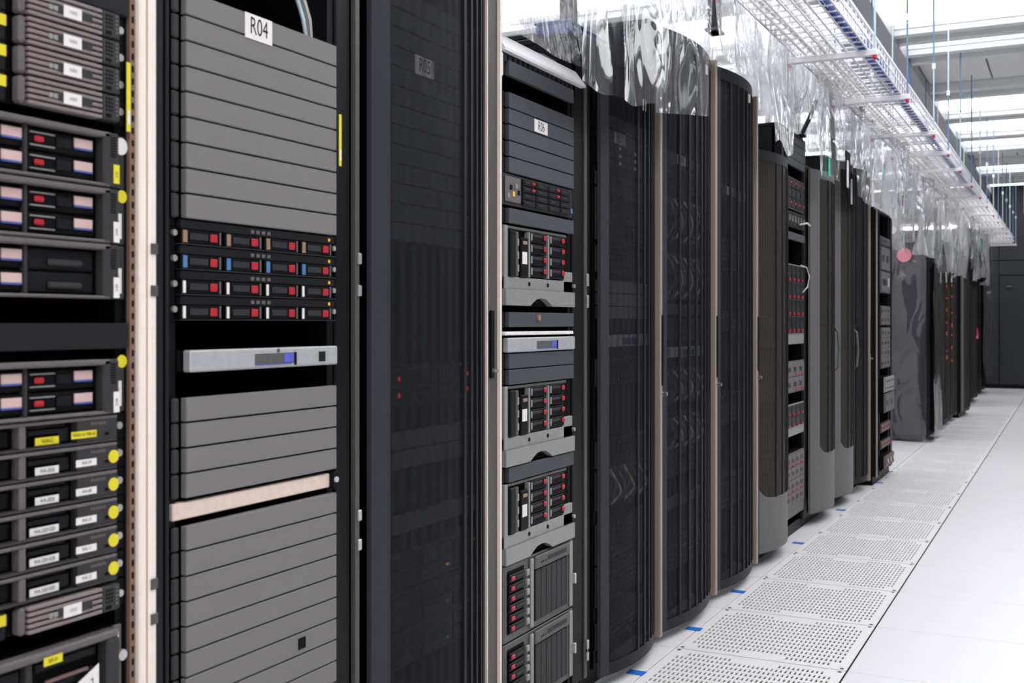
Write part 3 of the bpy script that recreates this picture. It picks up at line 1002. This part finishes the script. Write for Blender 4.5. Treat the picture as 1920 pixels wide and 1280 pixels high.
# ---- R07, R08, R09: bowed doors between tan pillars
def fill(r, items, who, top):
    """stack of dim gear behind a door: (v_bottom, units, kind)"""
    n = 0
    g = 'dim gear behind the door of ' + who
    for i, it in enumerate(items):
        v, un, kd = it[:3]
        z = zr(r, v)
        place = '%s from the top behind the door of %s' % (ORD[i] if i else 'uppermost', who)
        if kd == 'blank':
            p = blank(r, z, 'dark blank panel, ' + place, g, 'panel_dark')
            if len(it) > 3:
                rack_sign(p, it[3], .14, .003, .10, .038, size=.042)
        elif kd == 'grey':
            blank(r, z, 'grey blank panel, ' + place, g, 'panel_grey')
        elif kd == 'dots':
            grid_gear(r, z, 'server with rows of white marks, ' + place, un * U, 3, 3, 'black', 'carrier', 'white_label', group=g, cat='server', name='server', acc_w=.02, acc_pos=.15)
        elif kd == 'srv':
            grid_gear(r, z, 'server with small drives, ' + place, un * U, 5, un * 2, 'bezel_dark', 'black', 'bezel_grey', group=g, cat='server', name='server', acc_w=.01)
        elif kd == 'red':
            grid_gear(r, z, 'server with dim red latches, ' + place, un * U, 4, un * 2, 'bezel_dark', 'black', 'red_latch', group=g, cat='server', name='server', acc_w=.01)
        elif kd == 'kvm':
            kvm(r, z, 'silver console drawer, ' + place, .042, black_square=False)
        elif kd == 'cords':
            t = thing('network_switch', 'switch with looping cords, ' + place, 'switch', at(r, z), g)
            h = un * U
            bx(t, 'body', 'black', -.2, 0, .012, W - .012, .001, h - .001)
            bx(t, 'face_plate', 'bezel_dark', 0, .006, 0, W, .001, h - .001, .001)
            for k in range(10):
                y = .04 + k * .042
                s = .02 * math.sin(k * 2.1)
                MB().tube([(.006 + .03 * math.sin(math.pi * f_ / 10), y + s * math.sin(math.pi * f_ / 5) + .012 * math.sin(math.pi * f_ / 10), h * (.94 - .088 * f_)) for f_ in range(11)], .005, 6).build('cord', ('grey_cable', 'brown_cable', 'white_cable')[k % 3], t, smooth=True)
            for k in range(12):
                bx(t, 'port', 'slot_black', .006, .008, .03 + k * .035, .05 + k * .035, h * .44, h * .54)


r07 = rack('rack R07 with bowed black door, first of three between tan pillars', 3.272, 3.895, 2.10, pl=.03, pr=.05)
door(r07, 3.335, 3.852, .04, 2.09, b=.045, sx=.022, stile_w=.040, ribs=(.42, .54, .64, .73, .81, .88))
tan_pillar(r07, 3.857, 2.10, wide=.022)
fill(r07, [(230, 1, 'blank'), (258, 1, 'blank', 'R07'), (305, 2, 'dots'), (345, 1, 'srv'), (400, 2, 'srv'), (450, 2, 'red'), (510, 2, 'srv'), (548, 1, 'grey'), (573, 1, 'grey'), (598, 1, 'grey'), (652, 1, 'kvm'), (725, 2, 'srv'), (880, 2, 'srv'), (960, 3, 'cords'), (1060, 3, 'srv'), (1140, 3, 'srv'), (1220, 2, 'srv')], 'R07', 2.1)

r08 = rack('rack R08 with bowed dark door under the big plastic flap', 3.897, 4.600, 2.30, pl=.03, pr=.06)
door(r08, 3.918, 4.552, .04, 2.29, b=.045, sx=.022, stile_w=.042, ribs=(.2, .33, .45, .56, .66, .75, .83, .9))
tan_pillar(r08, 4.557, 2.30, wide=.026)
fill(r08, [(300, 1, 'blank', 'R08'), (345, 2, 'srv'), (450, 4, 'cords'), (560, 4, 'cords'), (590, 1, 'blank'), (640, 2, 'srv'), (672, 1, 'kvm'), (760, 3, 'cords'), (850, 3, 'cords'), (900, 2, 'srv'), (960, 1, 'blank'), (1080, 3, 'srv')], 'R08', 2.3)

r09 = rack('tall rack R09 with bowed black door, beside the third tan pillar', 4.602, 5.284, 2.30, pl=.03, pr=.06)
door(r09, 4.628, 5.234, .04, 2.29, b=.045, sx=.022, stile_w=.040, ribs=(.2, .33, .45, .56, .66, .75, .83, .9))
tan_pillar(r09, 5.239, 2.27, wide=.026)
fill(r09, [(360, 1, 'blank', 'R09'), (500, 3, 'srv'), (620, 2, 'srv'), (800, 3, 'srv'), (960, 3, 'srv')], 'R09', 2.3)

r10 = rack('rack with brownish mesh door and grey foot panel beside R09', 5.286, 5.932, 2.04, pl=.03, pr=.05)
door(r10, 5.300, 5.925, .07, 2.03, b=.065, sx=.02, stile_w=.03, skin='door_mesh_brown', low=.26, ribs=(.3, .45, .6, .72))
fill(r10, [(500, 2, 'red'), (620, 2, 'srv'), (655, 1, 'blank'), (760, 2, 'srv'), (900, 2, 'srv')], 'the brownish rack', 2.0)

# ---- open rack with blade chassis
r11 = rack('open rack of red-latched blade chassis beside the brownish door', 5.934, 6.53, 2.245, pl=.05, pr=.06)
G11 = 'gear in the open blade rack'


def z11(v):
    return Zat(v, 6.25)


for k in range(4):
    blank(r11, z11(272 + 14.5 * k), '%s dark panel at the top of the open blade rack' % ORD[k], G11, 'panel_dark')
grid_gear(r11, z11(395), 'grey chassis with red latches above the black gap, open blade rack', 4 * U, 4, 3, 'mid_metal', 'carrier', 'red_latch', cat='blade chassis', name='blade_chassis', group=G11, acc_mask=lambda i, j: j != 1, acc_w=.03, acc_h=(.4, .62))
grid_gear(r11, z11(428), 'dark cabled switch under the topmost grey chassis, open blade rack', 2 * U, 6, 1, 'bezel_dark', 'carrier', 'light_metal', cat='switch', name='network_switch', group=G11)
blank(r11, z11(452), 'dark panel above the black gap in the open blade rack', G11, 'panel_dark')
grid_gear(r11, z11(645), 'tall silver blade chassis with four rows of red latches', 10 * U, 4, 4, 'light_metal', 'carrier', 'red_latch', cat='blade chassis', name='blade_chassis', group=G11, acc_pos=.5, acc_w=.03, acc_h=(.05, .24), zlo=.06)
grid_gear(r11, z11(735), 'middle silver chassis with fewer red latches in the open blade rack', 4 * U, 3, 2, 'mid_metal', 'bezel_grey', 'red_latch', cat='blade chassis', name='blade_chassis', group=G11, acc_pos=.6, acc_w=.03, acc_h=(.05, .24), acc_mask=lambda i, j: i > 0)
grid_gear(r11, z11(815), 'silver blade chassis with dark feet under the middle one', 4 * U, 4, 2, 'light_metal', 'carrier', 'red_latch', cat='blade chassis', name='blade_chassis', group=G11, acc_pos=.5, acc_w=.03, acc_h=(.05, .24), zlo=.05)
grid_gear(r11, z11(965), 'lowest grey chassis with dark red stripes in the open blade rack', 8 * U, 4, 4, 'mid_metal', 'bezel_grey', 'red_latch', cat='blade chassis', name='blade_chassis', group=G11, acc_pos=.5, acc_w=.06, acc_h=(.02, .12), acc_mask=lambda i, j: j in (1, 3), zlo=.07)
t = thing('network_cable', 'white cord looping out of the open blade rack', 'cable', (X0 + .02, 6.38, z11(540)))
MB().tube([(0, -.05, .13), (.02, .01, .12), (.028, .04, .07), (.02, .035, .01), (0, 0, -.02)], .004, 8).build('cord', 'white_cable', t, smooth=True)
t = thing('network_cable', 'pale cord sticking out above the black gap, open blade rack', 'cable', (X0 + .02, 6.36, z11(420)))
MB().tube([(0, -.06, .0), (.03, .0, .012), (.035, .05, .0)], .005, 8).build('cord', 'white_cable', t, smooth=True)

# ---- R12..R14
for k, (y0, y1, zt, st, sk, low, lab) in enumerate((
        (6.535, 7.19, 2.10, 'stile_light', 'door_mesh_brown', .34, 'rack with silver-grey door frame and foot panel beside the blade rack'),
        (7.195, 7.85, 2.24, 'stile_light', 'door_mesh_brown', .30, 'rack with grey door frame, second beyond the blade rack'),
        (7.855, 8.42, 2.27, 'stile', 'door_mesh', 0, 'dark blue-black rack just before the second open rack'))):
    r = rack(lab, y0, y1, zt, pl=.03, pr=.04, rails=False)
    d_ = door(r, y0 + .02, y1 - (.01 if k < 2 else .05), .075, zt - .01, b=.065, sx=.02, stile_w=.10 if k < 2 else .04, lo=st, skin=sk, low=low, ribs=(.35, .5, .65), rs_w=.06, cap=st)
    grid_gear(r, 1.0, 'dim server behind the door of the %s rack beyond the blade rack' % ('first', 'second', 'third')[k], 4 * U, 4, 4, 'bezel_dark', 'black', None, cat='server', name='server', group='dim servers behind far doors')
    if k < 2:
        yy = (y0 + y1) / 2 + .10
        zz = Zat(655, yy, -1.29)
        xx = r.X + .095
        MB().tube([(xx - .005, yy, zz + .13), (xx + .014, yy, zz + .11), (xx + .022, yy, zz), (xx + .014, yy, zz - .11), (xx - .005, yy, zz - .13)], .008, 8).build('door_handle', 'mid_metal', d_, off=r.root.location, smooth=True)
    else:
        tan_pillar(r, y1 - .045, zt - .02, wide=.03, xo=.075)
        r14 = r

# ---- second open rack, standing forward
XA = -1.29
r15 = rack('open rack of grey tray servers just before the gap in the row', 8.43, 9.25, 2.02, X=XA, pl=.1, pr=.09, yb=8.62)
wbx(r15.root, 'corner_post', 'tan_post', XA + .004, XA + .012, 8.434, 8.455, .06, 2.02)
G15 = 'gear in the second open rack'


def z15(v):
    return Zat(v, 8.85, XA)


for (v0, v1, lab, c_, rw, fc, md, ac) in (
        (445, 462, 'plain grey unit at the top of the second open rack', 1, 1, 'panel_dark', 'panel_dark', None),
        (463, 508, 'grey tower unit with small panel in the second open rack', 2, 1, 'panel_dark', 'bezel_grey', None),
        (509, 550, 'grey tower unit with a white button in the second open rack', 1, 1, 'panel_dark', 'bezel_grey', 'white_label'),
        (573, 610, 'grey unit with dark vents, upper middle of the second open rack', 3, 2, 'bezel_dark', 'bezel_grey', None),
        (613, 690, 'grey unit with rows of dark vents in the second open rack', 3, 4, 'bezel_dark', 'bezel_grey', None),
        (705, 733, 'pale slotted unit protruding from the second open rack', 6, 2, 'light_metal', 'light_metal', None),
        (735, 770, 'plain grey box under the pale slotted unit, second open rack', 2, 1, 'bezel_grey', 'bezel_grey', None),
        (790, 808, 'upper reddish cabled tray low in the second open rack', 3, 1, 'bezel_dark', 'brown_cable', 'red_latch'),
        (822, 838, 'middle reddish cabled tray low in the second open rack', 3, 1, 'bezel_dark', 'brown_cable', 'red_latch'),
        (850, 872, 'lowest reddish cabled tray with pale end in the second open rack', 3, 1, 'bezel_grey', 'brown_cable', 'white_label')):
    h = z15(v0) - z15(v1)
    grid_gear(r15, z15(v1), lab, h, c_, rw, fc, md, ac, cat='server', name='tray_server', group=G15, dx=.03 if 'pale' in lab else 0)

# ---- far racks beyond the gap
XF = -1.335
far = [
    (11.85, 12.45, 1.86, XF, 'dark', 'dark blue-black cabinet behind the full-height plastic curtain'),
    (12.46, 13.05, 1.78, XF, 'plain', 'narrow black cabinet right after the plastic curtain'),
    (13.06, 13.65, 1.76, XF, 'orange', 'first black cabinet with orange lamps'),
    (13.66, 14.25, 1.76, XF, 'orange', 'second black cabinet with orange lamps'),
    (14.26, 14.80, 1.74, XF, 'plain', 'low black cabinet before the tall grey one'),
    (14.90, 15.90, 2.02, -1.26, 'grey', 'tall grey-brown cabinet with a pale edge'),
    (16.9, 17.6, 2.02, -1.36, 'plain', 'black cabinet with a white tag beyond the grey one'),
    (17.7, 18.6, 2.10, -1.36, 'lamps', 'black cabinet with small red and blue lamps'),
    (19.9, 20.9, 2.2, -1.40, 'dark', 'farthest cabinet wrapped in plastic near the end wall'),
]
for k, (y0, y1, zt, X, kd, lab) in enumerate(far):
    sh = {'dark': 'stile', 'grey': 'stile_light'}.get(kd, 'black')
    r = rack(lab, y0, y1, zt, X=X, pl=.03, pr=.03, rails=False, shell=sh if kd != 'dark' else 'cabinet_blue')
    lo = {'grey': 'stile_light', 'dark': 'stile'}.get(kd, 'bezel_dark')
    d_ = door(r, y0 + .01, y1 - .01, .075, zt - .01, b=.05, stile_w=.08, lo=lo, skin='door_mesh' if kd == 'dark' else 'door_mesh_brown', ribs=(.3, .5, .7), rs_w=.06, panel=lo, cap=lo)
    if kd == 'orange':
        rnd = random.Random(k)
        for q in range(7):
            zz = .75 + q * .14 + rnd.uniform(-.03, .03)
            yy = y0 + .2
            wbx(r.root, 'lamp', 'orange_lamp', X + .066, X + .076, yy, yy + .03, zz, zz + rnd.uniform(.015, .05), .003)
    if kd == 'lamps':
        for q, m in enumerate(('red_led', 'blue_screen', 'red_led', 'white_label', 'orange_lamp')):
            wbx(r.root, 'lamp', m, X + .068, X + .076, y0 + .2 + .08 * q, y0 + .25 + .08 * q, .95 + .05 * (q % 3), 1.0 + .05 * (q % 3), .003)
    if k in (1, 2, 3, 7):
        zz = Zat(520, y0 + .15, X)
        s = tag(MB().box(0, .012, 0, .05, -.06, .06, .004).build('paper_tag', 'white_label'), 'small white paper tag on the %s' % lab, 'tag')
        s.location = (X + .07, y0 + .1, zz)

# ---- round white stickers on the doors, red and teal tags
for (r, u, v, lab) in ((r07, 1203, 198, 'white clip tag on the R07 door under the plastic'), (r08, 1320, 131, 'white sticker on the top right of the R08 door'),
                       (r09, 1401, 185, 'white sticker on the top right of the R09 door'), (r10, 1467, 321, 'white round sticker on the brownish door')):
    X = r.X + .062
    y = Yat(u, X)
    tag(MB().box(0, .004, -.014, .014, -.02, .02, .003).build('door_sticker', 'white_label'), lab, 'sticker').location = (X + .008, y, Zat(v, y, X))

# ---- blue tape marks on the floor
for k, (u, v) in enumerate(((1193, 1261), (1301, 1179), (1384, 1109), (1497, 1018), (1577, 956), (1648, 905), (1667, 884))):
    dp = HC * F / (v - V0)
    X = (u - UV) * dp * CA / F
    Y = (dp + X * SA) / CA
    X += .0
    tag(MB().box(-.03, .03, -.022, .022, 0, .0015).build('tape_mark', 'blue_tape'), '%s blue tape mark on the floor along the racks' % NTH[k], 'tape', 'blue tape marks on the floor').location = (X, Y, .0005)

# ------------------------------------------------------------------ wire tray and hangers over the aisle
TXL, TXR, TZ = -1.262, -.912, 2.55
TH = .11
ys = .4
secs = []
while ys < 20.8:
    secs.append((ys, min(ys + 3.05, 20.92)))
    ys += 3.05
for k, (a, b) in enumerate(secs):
    t = thing('wire_tray', '%s length of the white wire mesh cable tray over the aisle' % NTH[k], 'cable tray', ((TXL + TXR) / 2, (a + b) / 2, TZ), 'lengths of wire mesh cable tray')
    o = t.location
    m = MB()
    q = .0038
    n = 8
    for i in range(n):
        x = TXL + (TXR - TXL) * i / (n - 1)
        m.box(x - q, x + q, a + .004, b - .004, TZ - q, TZ + q)
    y = a + .03
    while y < b:
        m.box(TXL, TXR, y - q, y + q, TZ + q, TZ + 3 * q)
        for x in (TXL, TXR):
            m.box(x - q, x + q, y - q, y + q, TZ, TZ + TH)
        y += .1
    w_ = m.build('wire_mesh', 'tray_white', t, off=o)
    w_['kind'] = 'stuff'
    for x in (TXL, TXR):
        for zz, rr in ((TZ + TH, .007), (TZ + TH * .5, .004)):
            MB().box(x - rr, x + rr, a + .004, b - .004, zz - rr, zz + rr).build('rim_wire', 'tray_white', t, off=o)
# blue cables lying in the tray
for k, (x, r_) in enumerate(((-.935, .014), (-.970, .010), (-.953, .010))):
    pts = [(x + .012 * math.sin(j * 1.3 + k), .6 + j * .5, TZ + .022 + (.017 if k == 2 else 0)) for j in range(26)]
    tag(MB().tube(pts, r_, 6).build('blue_cable', 'blue_cable', None, smooth=True), ('thick blue cable along the aisle side of the wire tray', 'thin blue cable lying beside the thick one in the wire tray', 'upper blue cable lying on the others in the wire tray')[k], 'cable', 'blue cables in the tray')
for k, x in enumerate((-1.2, -1.14, -1.08)):
    pts = [(x + .02 * math.sin(j * .9 + k), .6 + j * .6, TZ + .022) for j in range(32)]
    tag(MB().tube(pts, .011, 6).build('white_cable', 'white_cable', None, smooth=True), ('white cable along the rack side of the wire tray', 'white cable second from the rack side of the tray', 'white cable in the middle of the wire tray')[k], 'cable', 'white cables in the tray')
# trapeze hangers
HY = [1.9, 3.15, 4.40, 5.72, 6.93, 8.33, 9.35, 10.4, 11.6, 12.7, 13.75, 14.9, 15.9, 16.9, 17.9, 18.9, 19.9, 20.88]
for k, y in enumerate(HY):
    t = thing('tray_hanger', '%s trapeze hanger with rods carrying the wire tray' % NTH[k], 'hanger', ((TXL + TXR) / 2, y, TZ - .03), 'trapeze hangers of the wire tray')
    o = t.location
    wbx(t, 'crossbar', 'tray_white', TXL - .05, TXR + .05, y - .018, y + .018, TZ - .036, TZ - .005, .003)
    for s, x in ((0, TXL - .035), (1, TXR + .035)):
        wbx(t, 'rod_lower', 'pale_rod' if k % 2 else 'blue_rod', x - .0045, x + .0045, y - .0045, y + .0045, TZ - .05, TZ + .45, .002)
        wbx(t, 'rod_upper', 'blue_rod' if k % 3 else 'pale_rod', x - .005, x + .005, y - .005, y + .005, TZ + .45, ZC - .03, .002)
        MB().tube([(x, y, TZ + .43), (x, y, TZ + .47)], .012, 8).build('coupler', 'tray_white', t, off=o)
        wbx(t, 'end_cap', 'red_cap', x - .009, x + .009, y - .019, y + .019, TZ - .052, TZ - .034, .003)
# far rods in front of the end wall
for k, (x, y) in enumerate(((-.62, 17.5), (-.55, 19.0), (-.60, 20.2))):
    tag(MB().box(-.008, .008, -.008, .008, 2.75, ZC - .03, .002).build('hanging_rod', 'pale_rod'), '%s loose pale rod hanging from the ceiling near the end wall' % ('nearest', 'middle', 'farthest')[k], 'rod', 'loose hanging rods').location = (x, y, 0)

# ------------------------------------------------------------------ gear above the racks
t = thing('cable_run', 'green and brown cables lying on top of rack R06', 'cable', (X0 - .14, 2.93, 1.991))
for k, (m, dz, dx) in enumerate((('green_cable', .05, -.08), ('brown_cable', .012, .06), ('brown_cable', .012, .0), ('white_cable', .012, -.04), ('green_cable', .055, -.05))):
    pts = [(dx + .02 * math.sin(j * 1.7 + k), -.24 + j * .06, dz + .012 * math.sin(j * .9 + k * 2)) for j in range(9)]
    MB().tube(pts, .009, 6).build('cable', m, t, smooth=True)
t = thing('cable_box', 'flat blue plastic box on top of rack R07 under the plastic', 'box', (-1.56, 3.30, 2.1205))
bx(t, 'box', 'blue_cable', 0, .12, -.05, .27, .0, .035, .006)
bx(t, 'lid', 'blue_label', -.005, .125, -.055, .275, .035, .043, .004)
for (u, X, v0, v1, wd, lab) in ((1066, -1.47, -90, 95, .03, 'grey upright post behind the plastic above R06'), (1340, -1.45, -60, 62, .045, 'dark bracket hanging behind plastic between R08 and R09')):
    y = Yat(u, X)
    t = thing('support_post', lab, 'post', (X, y, Zat(v1, y, X) if v1 != 95 else 2.121))
    z1 = ZC - .15 - t.location[2]
    bx(t, 'post', 'bezel_dark' if v1 != 95 else 'bezel_grey', -.02, .02, -wd, wd, 0, z1, .004)
    bx(t, 'foot_plate', 'grey_post', -.03, .03, -wd * 1.3, wd * 1.3, 0, .012, .002)
# black strut brackets over the open blade rack
t = thing('strut_bracket', 'black diagonal strut over the open blade rack', 'bracket', (X0 - .02, 6.50, 2.266))
MB().tube([(0, 0, 0), (.03, .10, .12), (.05, .2, .24)], .014, 6).build('strut', 'post_black', t)
bx(t, 'foot', 'post_black', -.03, .03, -.03, .03, 0, .015, .002)
t = thing('cable_pole', 'thin black pole standing above the grey-framed racks', 'pole', (X0 + .02, 7.3, 2.262))
MB().tube([(0, 0, 0), (-.01, -.05, .42)], .014, 8).build('pole', 'post_black', t)
MB().disc(-.01, 0, .0, .03, .02, 10).build('foot', 'post_black', t)
t = thing('black_flap', 'black pointed fabric flap hanging at the top of the grey-framed rack', 'flap', (X0 + .13, 7.12, 2.0))
MB().prism([(-.05, .26), (.10, .26), (.10, .02), (.06, -.04), (.0, .0)], 0, .008).build('flap', 'post_black', t)
bx(t, 'clip', 'tray_white', .008, .016, -.035, .0, .03, .20, .003)
bx(t, 'clip', 'tray_white', .008, .016, .105, .13, -.06, .10, .003)
# bright tube lamp over the far racks
t = thing('tube_light', 'bright fluorescent tube glowing behind plastic above the far cabinets', 'lamp', (-1.85, 16.9, 2.55))
bx(t, 'housing', 'tray_white', -.40, .40, -.04, .04, .03, .07, .004)
MB().tube([(-.38, 0, .0), (.38, 0, .0)], .022, 10).build('tube', 'tube_lamp', t)
for x in (-.36, .36):
    bx(t, 'end_holder', 'tray_white', x - .012, x + .012, -.025, .025, -.025, .03, .003)
    bx(t, 'hanging_wire', 'grey_post', x - .003, x + .003, -.003, .003, .07, ZC - .03 - 2.55)

# ------------------------------------------------------------------ clear plastic sheeting
def sheet(label, p0, p1, z0, z1, seed, amp=.03, m='plastic', lean=0.0, dip=.0, fold=7, n=44, rows=26, hem=True, group='clear plastic sheets over the racks', z0b=None):
    """crumpled clear film hung between two plan points; lean moves the top back"""
    (xa, ya), (xb, yb_) = p0, p1
    cx, cy = (xa + xb) / 2, (ya + yb_) / 2
    L = math.hypot(xb - xa, yb_ - ya)
    nx_, ny_ = (yb_ - ya) / L, -(xb - xa) / L
    n = max(12, int(n * L)) if L < 3 else 120
    n = min(max(n, 18), 140)
    vs, fs = [], []
    for j in range(rows + 1):
        f = j / rows
        for i in range(n + 1):
            s = i / n
            zz0 = z0 + ((z0b - z0) * s if z0b is not None else 0) + dip * math.sin(s * math.pi * 2.3 + seed) * (1 - f)
            z = zz0 + (z1 - zz0) * f
            q = noise.noise(Vector((s * L * fold * .45, seed * 7.3, z * 1.3)))
            q2 = noise.noise(Vector((s * L * 8, seed * 3.1 + 5, z * 5)))
            k = amp * (q * 1.7 + .22 * q2 + .2 * math.sin(s * L * fold * 1.5 + q * 4 + seed))
            x = xa + (xb - xa) * s + nx_ * (k + amp) - lean * f * nx_
            y = ya + (yb_ - ya) * s + ny_ * (k + amp) - lean * f * ny_
            vs.append((x - cx, y - cy, z))
    for j in range(rows):
        for i in range(n):
            a = j * (n + 1) + i
            fs.append((a, a + 1, a + n + 2, a + n + 1))
    me = bpy.data.meshes.new('plastic_sheet')
    me.from_pydata(vs, [], fs)
    for p in me.polygons: p.use_smooth = True
    me.materials.append(MATS[m])
    return tag(link('plastic_sheet', me, None, (cx, cy, 0)), label, 'plastic sheet', group)


def pu(u, X):
    return (X, Yat(u, X))


sheet('clear plastic over the white top trim of rack R06', (-1.40, 2.67), (-1.40, 3.24), 1.992, 2.75, 1, .02, lean=.12)
sheet('crumpled clear plastic lapping over the top left of the R07 door', pu(1086, -1.26), pu(1166, -1.26), 1.875, 2.8, 2, .022, dip=.008)
sheet('clear plastic strip with bright folds over the right of the R07 door', pu(1156, -1.25), pu(1228, -1.25), 1.87, 2.8, 3, .026, dip=.01, z0b=1.90)
sheet('large clear plastic flap hanging over the R08 door', pu(1222, -1.245), pu(1322, -1.245), 1.885, 2.8, 4, .022, z0b=1.97)
sheet('crumpled plastic lying over the top of tall rack R09', pu(1342, -1.27), pu(1431, -1.27), 2.27, 2.8, 5, .03, m='plastic_hazy', lean=.06)
sheet('long narrow plastic strip hanging over the brownish door', pu(1430, -1.24), pu(1476, -1.24), 2.0, 2.8, 6, .03, m='plastic_hazy', dip=.02)
sheet('plastic gathered above the open blade rack', (-1.42, 5.96), (-1.42, 6.5), 2.28, 2.9, 7, .03, m='plastic_hazy')
sheet('clear plastic flap over the first grey-framed rack', pu(1537, -1.24), pu(1562, -1.24), 2.0, 2.8, 8, .02)
sheet('clear plastic hanging above the second grey-framed rack', (-1.33, 7.15), (-1.33, 7.85), 2.28, 2.85, 9, .04, m='plastic_hazy')
sheet('clear plastic flap over the dark blue-black rack door', pu(1598, -1.235), pu(1632, -1.235), 1.98, 2.8, 10, .02)
sheet('hazy plastic bunched over the second open rack', (-1.24, 8.2), (-1.24, 9.3), 2.03, 2.75, 11, .06, m='plastic_hazy', dip=.03)
sheet('plastic bridging the gap in the rack row', (-1.47, 9.35), (-1.47, 11.65), 2.0, 2.7, 12, .06, m='plastic_hazy', dip=.05)
sheet('full-height plastic curtain at the gap in the rack row', (-1.90, 11.78), (-1.30, 11.70), .02, 2.6, 13, .02, rows=60, m='plastic_smooth')
sheet('plastic wrapped round the curtain corner beyond the gap', (-1.25, 11.72), (-1.245, 12.44), .04, 2.6, 14, .015, rows=60, m='plastic_smooth')
sheet('hazy plastic over the low cabinets with orange lamps', (-1.24, 12.5), (-1.24, 14.85), 1.72, 2.6, 15, .05, m='plastic_hazy', dip=.03)
sheet('clear plastic over the tall grey-brown cabinet', (-1.18, 14.9), (-1.18, 16.0), 1.9, 2.6, 16, .05, dip=.03)
sheet('plastic hanging over the cabinets beyond the grey-brown one', (-1.26, 16.1), (-1.26, 18.7), 1.8, 2.6, 17, .06, m='plastic_hazy', dip=.04)
sheet('last plastic curtain before the end wall', (-1.32, 19.6), (-1.30, 21.2), .3, 2.6, 18, .04, rows=50, m='plastic_smooth')
sheet('added second layer of plastic on top of racks R06 and R07', (-1.58, 2.72), (-1.58, 3.85), 2.13, 3.25, 21, .05, m='plastic_hazy', lean=.1)  # this and the next three: extra hazy sheets added to whiten the ceiling behind
sheet('added second layer of plastic on top of racks R08 and R09', (-1.56, 3.9), (-1.56, 5.25), 2.33, 3.25, 22, .05, m='plastic_hazy', lean=.1)
sheet('added second layer of plastic above the brownish and blade racks', (-1.50, 5.3), (-1.50, 7.1), 2.28, 3.1, 23, .06, m='plastic_hazy')
sheet('added second layer of plastic above the grey-framed racks', (-1.48, 7.2), (-1.48, 9.3), 2.31, 3.0, 24, .06, m='plastic_hazy')
sheet('outer plastic hanging from the wire tray past the blade rack', (-1.285, 5.95), (-1.285, 7.0), 2.27, 2.72, 25, .05, m='plastic_hazy', dip=.03)
sheet('outer plastic hanging from the wire tray past the grey-framed racks', (-1.285, 7.05), (-1.285, 8.2), 2.25, 2.72, 26, .05, m='plastic_hazy', dip=.03)
sheet('added third layer of plastic far back above the blade and grey-framed racks', (-1.80, 5.0), (-1.80, 9.3), 2.33, 3.4, 27, .08, m='plastic_hazy')  # haze layers from here to the farthest cabinets added to blur lit ceiling rows white
sheet('added inner plastic layer behind the gap in the rack row', (-1.62, 9.4), (-1.62, 11.7), 1.9, 3.0, 28, .07, m='plastic_hazy', dip=.04)
sheet('added inner plastic layer above the low cabinets', (-1.52, 12.0), (-1.52, 14.9), 1.9, 2.9, 29, .07, m='plastic_hazy')
sheet('added inner plastic layer above the farthest cabinets', (-1.55, 15.0), (-1.55, 21.0), 2.24, 2.95, 30, .07, m='plastic_hazy')
sheet('outer plastic hanging from the tray at the gap in the rack row', (-1.27, 9.35), (-1.27, 11.65), 2.05, 2.62, 31, .05, m='plastic_hazy', dip=.05)
# stickers caught on the plastic
for (u, v, X, m, w_, h_, lab) in ((1548, 322, -1.215, 'teal_tag', .03, .05, 'bright green tag on the plastic over the first grey-framed rack'),
                                  (1656, 318, -1.18, 'teal_tag', .02, .05, 'faint green tag on the plastic over the second open rack'),
                                  (1826, 452, -1.15, 'teal_tag', .04, .10, 'green tag on the plastic of the far cabinets, left of two'),
                                  (1841, 452, -1.15, 'teal_tag', .04, .10, 'green tag on the plastic of the far cabinets, right of two')):
    y = Yat(u, X)
    o = MB().box(0, .002, -w_, w_, -h_, h_).build('sticker_tag', m)
    zz = Zat(v, y, X)
    best = None
    for sh_ in [q for q in bpy.data.objects if q.name.startswith('plastic_sheet')]:
        for vv in sh_.data.vertices:
            c_ = vv.co + sh_.location
            dd = (c_.y - y) ** 2 + (c_.z - zz) ** 2
            if dd < .02 and (best is None or c_.x > best.x):
                best = c_.copy()
    if best:
        X = best.x
        y = best.y
        zz = best.z
    tag(o, lab, 'tag').location = (X, y, zz)
# wall-mounted knob seen at the far end
t = thing('wall_knob', 'white round knob on the last cabinet before the end wall', 'lamp', (-1.33, 20.95, Zat(553, 20.95, -1.33)))
MB().disc(0, 0, 0, .06, .05, 14).build('dome', 'white_label', t)
MB().disc(-.06, 0, 0, .03, .06, 10).build('stem', 'grey_post', t)

tag(MB().tube([(0, 0, 0), (0, -.003, 0)], .07, 20).build('sticker_tag', 'red_sticker'), 'round pink sticker on the full-height plastic curtain', 'tag').location = (-1.505, 11.655, 1.867)
